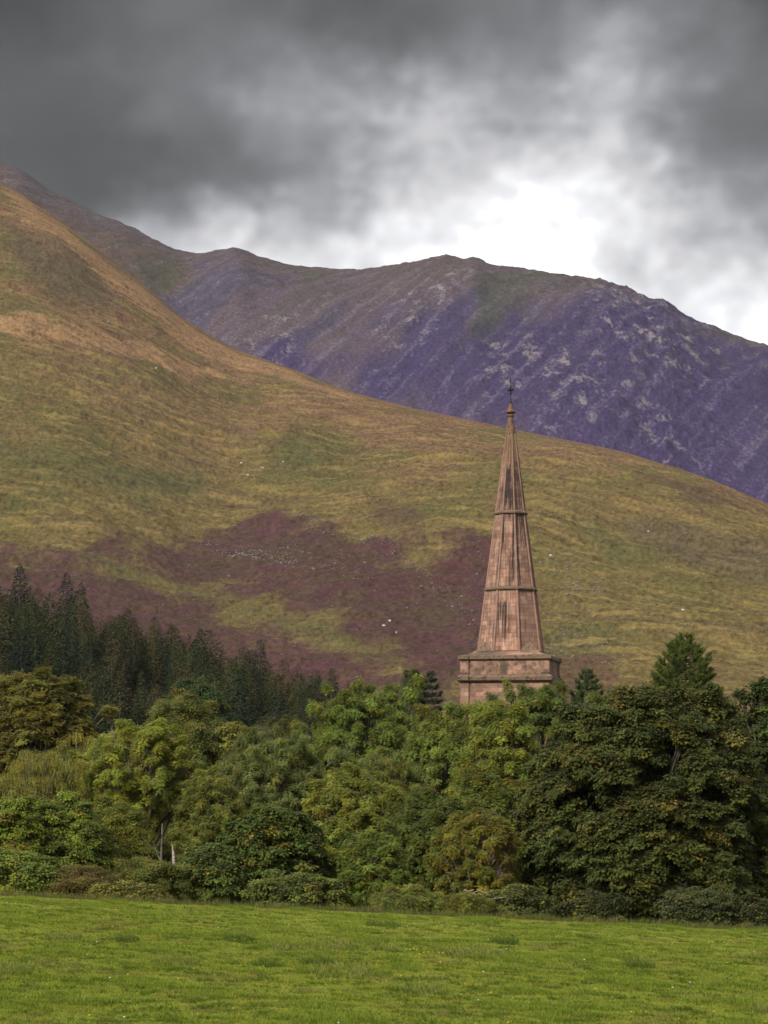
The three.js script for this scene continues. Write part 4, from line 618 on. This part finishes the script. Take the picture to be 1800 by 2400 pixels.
T({ seed: 128, name: 'sycamore_tree', label: 'leafy open-branched sycamore top at the right edge above the big one', px: 1815, top: 1595, bot: 1900, w: 180, d: 142, n: 26, lobe: 0.55, unit: U.palm, dens: 44, tint: [0.05, 0.068, 0.02], lobeVar: 0.3, twigs: 7, tips: [[1752, 1630, 0.35], [1760, 1665, 0.45], [1735, 1622, 0.3], [1790, 1608, 0.5]] });
T({ seed: 129, name: 'lime_tree', label: 'mid green tree behind the big sycamore at the right edge', px: 1760, top: 1690, bot: 2050, w: 230, d: 148, n: 70, lobe: 1, unit: U.broad, dens: 66, tint: [0.075, 0.088, 0.022], altLobe: 0.15 });
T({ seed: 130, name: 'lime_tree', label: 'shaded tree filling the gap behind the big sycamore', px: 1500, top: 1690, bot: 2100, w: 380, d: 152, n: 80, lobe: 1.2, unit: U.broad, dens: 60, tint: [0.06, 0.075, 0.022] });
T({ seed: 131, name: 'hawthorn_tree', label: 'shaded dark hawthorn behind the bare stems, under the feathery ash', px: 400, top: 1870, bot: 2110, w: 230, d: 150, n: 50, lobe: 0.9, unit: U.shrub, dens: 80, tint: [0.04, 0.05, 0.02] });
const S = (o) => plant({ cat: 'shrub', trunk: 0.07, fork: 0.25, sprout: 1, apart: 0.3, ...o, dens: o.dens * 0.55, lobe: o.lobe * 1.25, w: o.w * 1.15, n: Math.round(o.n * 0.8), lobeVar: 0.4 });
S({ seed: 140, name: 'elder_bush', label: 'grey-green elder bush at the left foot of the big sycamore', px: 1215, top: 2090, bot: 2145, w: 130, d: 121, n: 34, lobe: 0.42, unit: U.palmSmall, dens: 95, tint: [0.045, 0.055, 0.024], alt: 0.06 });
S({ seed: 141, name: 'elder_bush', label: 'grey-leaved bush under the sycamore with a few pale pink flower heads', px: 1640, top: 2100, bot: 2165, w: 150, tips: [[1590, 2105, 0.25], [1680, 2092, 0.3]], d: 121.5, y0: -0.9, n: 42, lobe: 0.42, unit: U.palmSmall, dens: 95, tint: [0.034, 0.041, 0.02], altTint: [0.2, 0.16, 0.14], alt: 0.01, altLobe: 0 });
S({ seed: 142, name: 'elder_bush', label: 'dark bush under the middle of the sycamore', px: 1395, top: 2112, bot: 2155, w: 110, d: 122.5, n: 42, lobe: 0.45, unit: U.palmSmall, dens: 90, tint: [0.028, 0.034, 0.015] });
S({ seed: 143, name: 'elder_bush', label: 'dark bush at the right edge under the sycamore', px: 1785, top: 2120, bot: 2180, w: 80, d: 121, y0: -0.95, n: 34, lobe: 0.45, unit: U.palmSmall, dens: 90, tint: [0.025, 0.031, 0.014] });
S({ seed: 144, name: 'bramble_bush', label: 'brownish bramble at the field edge below the hawthorn', px: 195, top: 2045, bot: 2110, w: 150, d: 121, n: 36, lobe: 0.4, unit: U.shrub, dens: 105, tint: [0.06, 0.056, 0.024], altTint: [0.1, 0.07, 0.035], altLobe: 0.3 });
S({ seed: 145, name: 'guelder_bush', label: 'green large-leaved bush at the field edge, far left', px: 50, top: 2010, bot: 2110, w: 190, d: 121.5, n: 46, lobe: 0.5, unit: U.palmSmall, dens: 92, tint: [0.075, 0.1, 0.028], lobeVar: 0.3 });
S({ seed: 146, name: 'hazel_bush', label: 'small yellow-tinged bush at the field edge, the left of two', px: 268, top: 2082, bot: 2115, w: 60, d: 119.5, n: 14, lobe: 0.28, unit: U.palmSmall, dens: 120, tint: [0.09, 0.095, 0.03], altTint: [0.17, 0.12, 0.05], altLobe: 0.25 });
S({ seed: 147, name: 'hazel_bush', label: 'small yellow-tinged bush at the field edge, the right of two', px: 345, top: 2086, bot: 2120, w: 80, d: 119.5, n: 18, lobe: 0.28, unit: U.palmSmall, dens: 120, tint: [0.085, 0.095, 0.03], altTint: [0.17, 0.12, 0.05], altLobe: 0.2 });
S({ seed: 148, name: 'hawthorn_bush', label: 'dark bush around the foot of the bare ash trunk', px: 345, top: 2030, bot: 2110, w: 170, d: 123, n: 36, lobe: 0.5, unit: U.shrub, dens: 92, tint: [0.055, 0.065, 0.022] });
S({ seed: 149, name: 'ash_sapling', label: 'low pale ash saplings at the field edge below the ochre bush', px: 960, top: 2085, bot: 2145, w: 150, d: 120.5, n: 34, lobe: 0.38, unit: U.fine, dens: 130, tint: [0.09, 0.11, 0.04] });
S({ seed: 150, name: 'elder_bush', label: 'dark bush at the field edge under the sycamore scrub', px: 700, top: 2060, bot: 2135, w: 210, d: 121.5, n: 42, lobe: 0.48, unit: U.palmSmall, dens: 88, tint: [0.055, 0.07, 0.024], altLobe: 0.08 });
S({ seed: 151, name: 'ash_sapling', label: 'pale sapling at the field edge right of the ochre bush', px: 1085, top: 2100, bot: 2150, w: 100, d: 120, n: 22, lobe: 0.34, unit: U.fine, dens: 120, tint: [0.1, 0.11, 0.035] });

// bare stems
{
  const p = at(408, 2040, 123.8).setY(-0.85), g = top('broken_birch_stem', 'white broken birch stem with a jagged top at the field edge', 'tree stump', p), mb = new MB(), m2 = 123.8 / F, H = CY + (HZ - 1978) * m2 + 0.85;
  mb.tube([V3(0.1, 0, 0), V3(0.06, H * 0.45, 0.02), V3(0, H * 0.75, 0), V3(-0.03, H * 0.9, 0), V3(-0.09, H, 0)], [0.085, 0.08, 0.075, 0.055, 0.008], 8);
  const t = dataTex(128, 256, (u, v, o) => { const n = fbm(u * 4, v * 22, 3, 0.6); o[0] = 0.5; o[1] = 0.45; o[2] = 0.38; mix3(o, [0.07, 0.06, 0.05], sstep(0.2, 0.4, n)); mix3(o, [0.3, 0.22, 0.14], sstep(0.1, 0.4, -n)); });
  part('trunk', mb.geo(), new THREE.MeshStandardMaterial({ map: t, roughness: 0.8, bumpMap: t, bumpScale: 0.01 }), g);
  const b = new MB(); b.tube([V3(0.05, H * 0.62, 0), V3(0.2, H * 0.66, 0.03), V3(0.27, H * 0.72, 0.03)], [0.03, 0.02, 0.012], 5); part('branch_stub', b.geo(), barkMat, g);
  const p2 = at(374, 2060, 126).setY(-0.85), g2 = top('bare_sapling', 'thin straight grey stem left of the white broken birch stem', 'tree', p2), c = new MB(), H2 = CY + (HZ - 1930) * 126 / F + 0.85; c.tube([V3(0, 0, 0), V3(0.04, H2 * 0.5, 0), V3(0.12, H2, 0)], [0.06, 0.05, 0.03], 7); part('trunk', c.geo(), barkMat, g2);
  const b2 = new MB(), r = rng(71); for (let k = 0; k < 7; k++) { const y = H2 * (0.45 + 0.07 * k), a = r() * 6.28; b2.tube([V3(0.06, y, 0), V3(0.06 + Math.cos(a) * 0.4, y + 0.3, Math.sin(a) * 0.4), V3(0.06 + Math.cos(a) * 0.9, y + 0.8, Math.sin(a) * 0.9)], [0.025, 0.016, 0.006], 4); } part('branches', b2.geo(), barkMat, g2);
  // bare twigs reaching out of the ochre bush over the grass
  const g3 = top('dead_branches', 'bare grey fallen branches below the ochre bush', 'branch', at(1120, 2120, 121).setY(-0.2)), q = new MB();
  for (let k = 0; k < 16; k++) { const a = r() * 6.28, L = 0.8 + 1.6 * r(), x = (r() - 0.5) * 2.6, y = 0.1 + 1.5 * r(), s = V3(x, y, 0.3 * r()), e = V3(x + Math.cos(a) * L, y + 0.4 * Math.sin(a) * L + 0.2, 0.4 + 0.6 * r()), m = s.clone().lerp(e, 0.5).add(V3(0, 0.3 * (r() - 0.3), 0.1)); q.tube([s, m, e], [0.03, 0.02, 0.007], 4); for (let j = 0; j < 3; j++) { const w = s.clone().lerp(e, 0.4 + 0.5 * r()); q.tube([w, w.clone().add(V3((r() - 0.5) * 0.7, 0.35 * (r() - 0.3), 0.2 * r()))], [0.012, 0.005], 3); } }
  part('twigs', q.geo(), paleBark, g3);
}

// ---------------------------------------------------------------- grass of the pasture
{
  const r = rng(909), tuft = (seed, n, h, w, spread, lean) => { const q = rng(seed), mb = new MB(); for (let k = 0; k < n; k++) { const a = q() * 6.283, rr = spread * Math.sqrt(q()), x = Math.cos(a) * rr, z = Math.sin(a) * rr, b = q() * 6.283, H = h * (0.55 + 0.7 * q()), l = lean * (0.4 + q()) * H, c = jitterCol(q, 0.25, 0.14), dx = Math.cos(b), dz = Math.sin(b), ww = w * (0.7 + 0.6 * q()); const a0 = mb.v(x - dz * ww, 0, z + dx * ww, c), a1 = mb.v(x + dz * ww, 0, z - dx * ww, c), b0 = mb.v(x - dz * ww * 0.8 + dx * l * 0.35, H * 0.6, z + dx * ww * 0.8 + dz * l * 0.35, c), b1 = mb.v(x + dz * ww * 0.8 + dx * l * 0.35, H * 0.6, z - dx * ww * 0.8 + dz * l * 0.35, c), t = mb.v(x + dx * l, H * (1 - 0.25 * lean), z + dz * l, c); mb.q(a0, a1, b1, b0); mb.t(b0, b1, t); } return mb.geo(); };
  const M = new THREE.Matrix4(), Q = new THREE.Quaternion(), UP = V3(0, 1, 0), P = V3(0, 0, 0), S3 = V3(1, 1, 1), C = new THREE.Color();
  function sow(name, label, cat, geo, list) { const im = shadows(new THREE.InstancedMesh(geo, grassMat, list.length)); im.name = name; list.forEach((l, k) => { Q.setFromAxisAngle(UP, l.a); im.setMatrixAt(k, M.compose(P.set(l.x, l.y, l.z), Q, S3.set(l.s, l.s * l.h, l.s))); im.setColorAt(k, C.setRGB(...l.c)); }); scene.add(im); tag(im, label, cat, null, 'stuff'); }
  const list = [], long = [], edge = [];
  for (let k = 0; k < 185000; k++) {
    const d = 60 + 59.5 * Math.pow(r(), 0.85), x = (r() * 2 - 1) * (d * 0.138 + 1.5); if (d > edgeD(x) + 0.4) continue;
    const n = fbm(x / 2.6, d / 4, 4, 0.6), b = fbm(x / 11 + 5, d / 14, 3), f = noise(x / 0.35, d / 0.5);
    const c = [0.315, 0.335, 0.036]; mix3(c, [0.36, 0.365, 0.046], sstep(0, 0.6, b + 0.4 * n)); mix3(c, [0.24, 0.285, 0.028], sstep(0.05, 0.55, -n - 0.2 * b)); mix3(c, [0.25, 0.22, 0.05], sstep(0.42, 0.7, n + 0.3 * f) * 0.7);
    const tall = 0.75 + 0.9 * sstep(0.1, 0.6, -n + 0.35 * f), k2 = 0.88 + 0.24 * r();
    list.push({ x, y: fieldH(x, d) - 0.01, z: -d, a: r() * 6.283, s: 0.9 + 0.4 * r(), h: tall, c: c.map((v) => v * k2) });
  }
  for (const [x0, d0, R, kind] of dryAt) for (let k = 0; k < 60 * R; k++) { const a = r() * 6.283, q = Math.sqrt(r()), x = x0 + Math.cos(a) * q * R * 0.55, d = d0 + Math.sin(a) * q * R * 1.1; if (d > edgeD(x)) continue; const k2 = 0.8 + 0.4 * r(), c = kind ? (r() < 0.5 ? [0.28, 0.3, 0.08] : [0.23, 0.28, 0.04]) : [0.15, 0.21, 0.03]; long.push({ x, y: fieldH(x, d) - 0.01, z: -d, a: 1 + r() * 1.6, s: 0.9 + 0.5 * r(), h: 0.9 + 0.5 * r(), c: c.map((v) => v * k2) }); }
  for (let k = 0; k < 2300; k++) { const d = 62 + 54 * r(), x = (r() * 2 - 1) * d * 0.137, n = 6 + 12 * r() * r() * 1.5; const c = r() < 0.7 ? [0.13, 0.2, 0.014] : [0.26, 0.26, 0.05]; for (let j = 0; j < n; j++) { const xx = x + (r() - 0.5) * 0.45, dd = d + (r() - 0.5) * 0.6; if (dd < edgeD(xx)) long.push({ x: xx, y: fieldH(xx, dd) - 0.01, z: -dd, a: r() * 6.283, s: 0.5 + 0.35 * r(), h: 0.7 + 0.4 * r(), c: c.map((v) => v * (0.8 + 0.4 * r())) }); } }
  for (let k = 0; k < 3200; k++) { const x = (r() * 2 - 1) * 19, d = edgeD(x) - 0.2 + 0.8 * r(), k2 = 0.7 + 0.6 * r(), c = r() < 0.45 ? [0.2, 0.165, 0.07] : [0.13, 0.17, 0.03]; edge.push({ x, y: fieldH(x, d) - 0.02, z: -d, a: r() * 6.283, s: 0.7 + 0.6 * r(), h: 0.7 + 0.9 * r() * r() + 0.4 * Math.max(0, noise(x / 1.2, 4)), c: c.map((v) => v * k2) }); }
  sow('grass', 'short bright green pasture grass in front of the trees', 'grass', tuft(1, 15, 0.085, 0.006, 0.13, 0.8), list);
  sow('long_grass', 'darker and greyer tussocks of longer grass in the pasture', 'grass', tuft(2, 16, 0.2, 0.006, 0.09, 0.9), long);
  sow('dry_grass', 'thin dry grass stems along the far edge of the pasture', 'grass', tuft(3, 8, 0.3, 0.004, 0.12, 0.35), edge);
  // small yellow and white flowers
  const fl = new THREE.SphereGeometry(0.028, 6, 4).scale(1, 0.6, 1), fm = new THREE.MeshStandardMaterial({ roughness: 0.8 }), im = shadows(new THREE.InstancedMesh(fl, fm, 110)); im.name = 'meadow_flowers';
  for (let k = 0; k < 110; k++) { const cl = k < 26 ? at(995 + 40 * (r() - 0.3), 2220, 87) : null, d = cl ? 86 + 4 * r() : 62 + 52 * r(), x = cl ? cl.x + (r() - 0.5) * 2.2 : (r() * 2 - 1) * d * 0.135; im.setMatrixAt(k, M.compose(P.set(x, fieldH(x, d) + 0.09, -d), Q.identity(), S3.set(1, 1, 1))); im.setColorAt(k, C.setRGB(...(r() < 0.65 || cl ? [0.62, 0.42, 0.03] : [0.6, 0.58, 0.5]))); }
  scene.add(im); tag(im, 'tiny yellow and white meadow flowers dotted in the pasture', 'flowers', null, 'stuff');
}

// ---------------------------------------------------------------- stones and sheep on the near fell
{
  const r = rng(515), geo = new THREE.IcosahedronGeometry(1, 1), p = geo.attributes.position; for (let k = 0; k < p.count; k++) { const x = p.getX(k), y = p.getY(k), z = p.getZ(k), s = 1 + 0.35 * noise(x * 2 + 5 + z, y * 2 + z * 1.7); p.setXYZ(k, x * s, y * s * 0.7, z * s); } geo.computeVertexNormals();
  const runs = [[500,1165, 640,1215, 16, 330], [420,1130, 520,1180, 14, 90], [640,1100, 680,1135, 12, 120], [660,1140, 800,1190, 12, 120], [600,1190, 800,1270, 26, 150], [800,1180, 920,1250, 16, 120], [880,1230, 1050,1350, 22, 170], [1020,1190, 1060,1260, 20, 60], [1180,1210, 1300,1290, 40, 330], [1160,1320, 1320,1420, 60, 260], [1400,1320, 1640,1420, 60, 130], [1250,960, 1330,1000, 16, 60], [1400,980, 1500,1060, 20, 50], [60,950, 100,965, 8, 40], [90,1160, 140,1175, 8, 45], [1500,1130, 1640,1190, 30, 70], [480,1290, 640,1390, 25, 60]];
  const list = []; for (const [x0, y0, x1, y1, w, n] of runs) for (let k = 0; k < n; k++) { const t = r(), py = lerp(y0, y1, t) + (r() + r() - 1) * w, px = lerp(x0, x1, t) + (r() + r() - 1) * w * 1.4; if (r() < 0.6) list.push([px * 1.085, py * 1.085, 0.22 + 0.65 * r() * r() * r()]); }
  for (let k = 0; k < 420; k++) { const px = r() * 1800, py = lerp(nearCrest(px) + 25, 1600, r()); list.push([px, py, 0.22 + 0.4 * r() * r()]); }
  const im = shadows(new THREE.InstancedMesh(geo, new THREE.MeshStandardMaterial({ roughness: 1 }), list.length)); im.name = 'boulders'; const M = new THREE.Matrix4(), Q = new THREE.Quaternion(), E = new THREE.Euler(), C = new THREE.Color();
  list.forEach(([px, py, s], k) => { const [x, d] = nearFell.ground(px, py), y = nearFell.height(x, d); im.setMatrixAt(k, M.compose(V3(x, y + s * 0.25, -d), Q.setFromEuler(E.set(r() * 0.6, r() * 6.28, r() * 0.6)), V3(s * (0.8 + 0.6 * r()), s * (0.7 + 0.5 * r()), s))); const g = 0.09 + 0.09 * r(); im.setColorAt(k, C.setRGB(g * 1.05, g * 0.96, g * 0.88)); });
  scene.add(im); tag(im, 'pale grey boulders and scree scattered over the near fell', 'rocks', null, 'stuff');
  const body = new THREE.SphereGeometry(0.5, 12, 8).scale(1.15, 0.72, 0.68).translate(0, 0.72, 0), bp = body.attributes.position; for (let k = 0; k < bp.count; k++) bp.setY(k, bp.getY(k) + 0.03 * noise(bp.getX(k) * 9, bp.getZ(k) * 9)); body.computeVertexNormals();
  const legs = [[-0.34, 0.17], [-0.34, -0.17], [0.32, 0.17], [0.32, -0.17]].map(([x, z]) => new THREE.CylinderGeometry(0.055, 0.04, 0.5, 6).translate(x, 0.25, z)), head = new THREE.SphereGeometry(0.16, 8, 6).scale(1.5, 0.95, 0.8).rotateZ(-0.7).translate(0.68, 0.62, 0), neck = new THREE.CylinderGeometry(0.15, 0.22, 0.35, 8).rotateZ(-1.0).translate(0.52, 0.78, 0);
  const woolMat = new THREE.MeshStandardMaterial({ color: lcol([0.62, 0.57, 0.48]), roughness: 1 }), sheepGeo = mergeGeometries([body, neck, head, ...legs]);
  let proto = null; [[899, 1466, 0], [914, 1458, 2], [929, 1470, 1], [565, 1058, 0], [664, 1058, 3], [612, 1067, 1], [616, 1070, 4], [581, 1085, 2], [253, 744, 1], [366, 867, 2], [1290, 1306, 0], [1520, 1242, 3], [1645, 1570, 1], [1600, 1430, 0]].forEach(([px, py, a], k) => {
    let s; if (!proto) { s = proto = shadows(new THREE.Mesh(sheepGeo, woolMat)); } else s = proto.clone(); s.name = numbered('sheep'); const [x, d] = nearFell.ground(px, py); s.position.set(x, nearFell.height(x, d), -d); s.rotation.y = a * 1.3; scene.add(s);
    tag(s, ['cream sheep on the heather low on the fell, left one of three', 'cream sheep on the heather low on the fell, highest of three', 'cream sheep on the heather low on the fell, right one of three', 'pale sheep on green grass above the heather, left of the two level with each other', 'pale sheep on green grass above the heather, right of the two level with each other', 'pale sheep grazing in a close pair above the heather, left one', 'pale sheep grazing in a close pair above the heather, right one', 'pale sheep lowest of the small flock on the green grass above the heather', 'pale sheep high on the tawny grass near the left edge', 'pale sheep on the tawny band below the steep crest of the near fell', 'pale sheep on the fell just right of the middle of the spire', 'pale sheep high on the right of the near fell, below the dark heather patch', 'pale sheep low on the fell just right of the tall spruce', 'pale sheep on the lower right slope above the tall spruce'][k], 'sheep', 'sheep grazing on the near fell');
  });
}
console.log('crown copies', plant.count);
renderer.render(scene, camera);
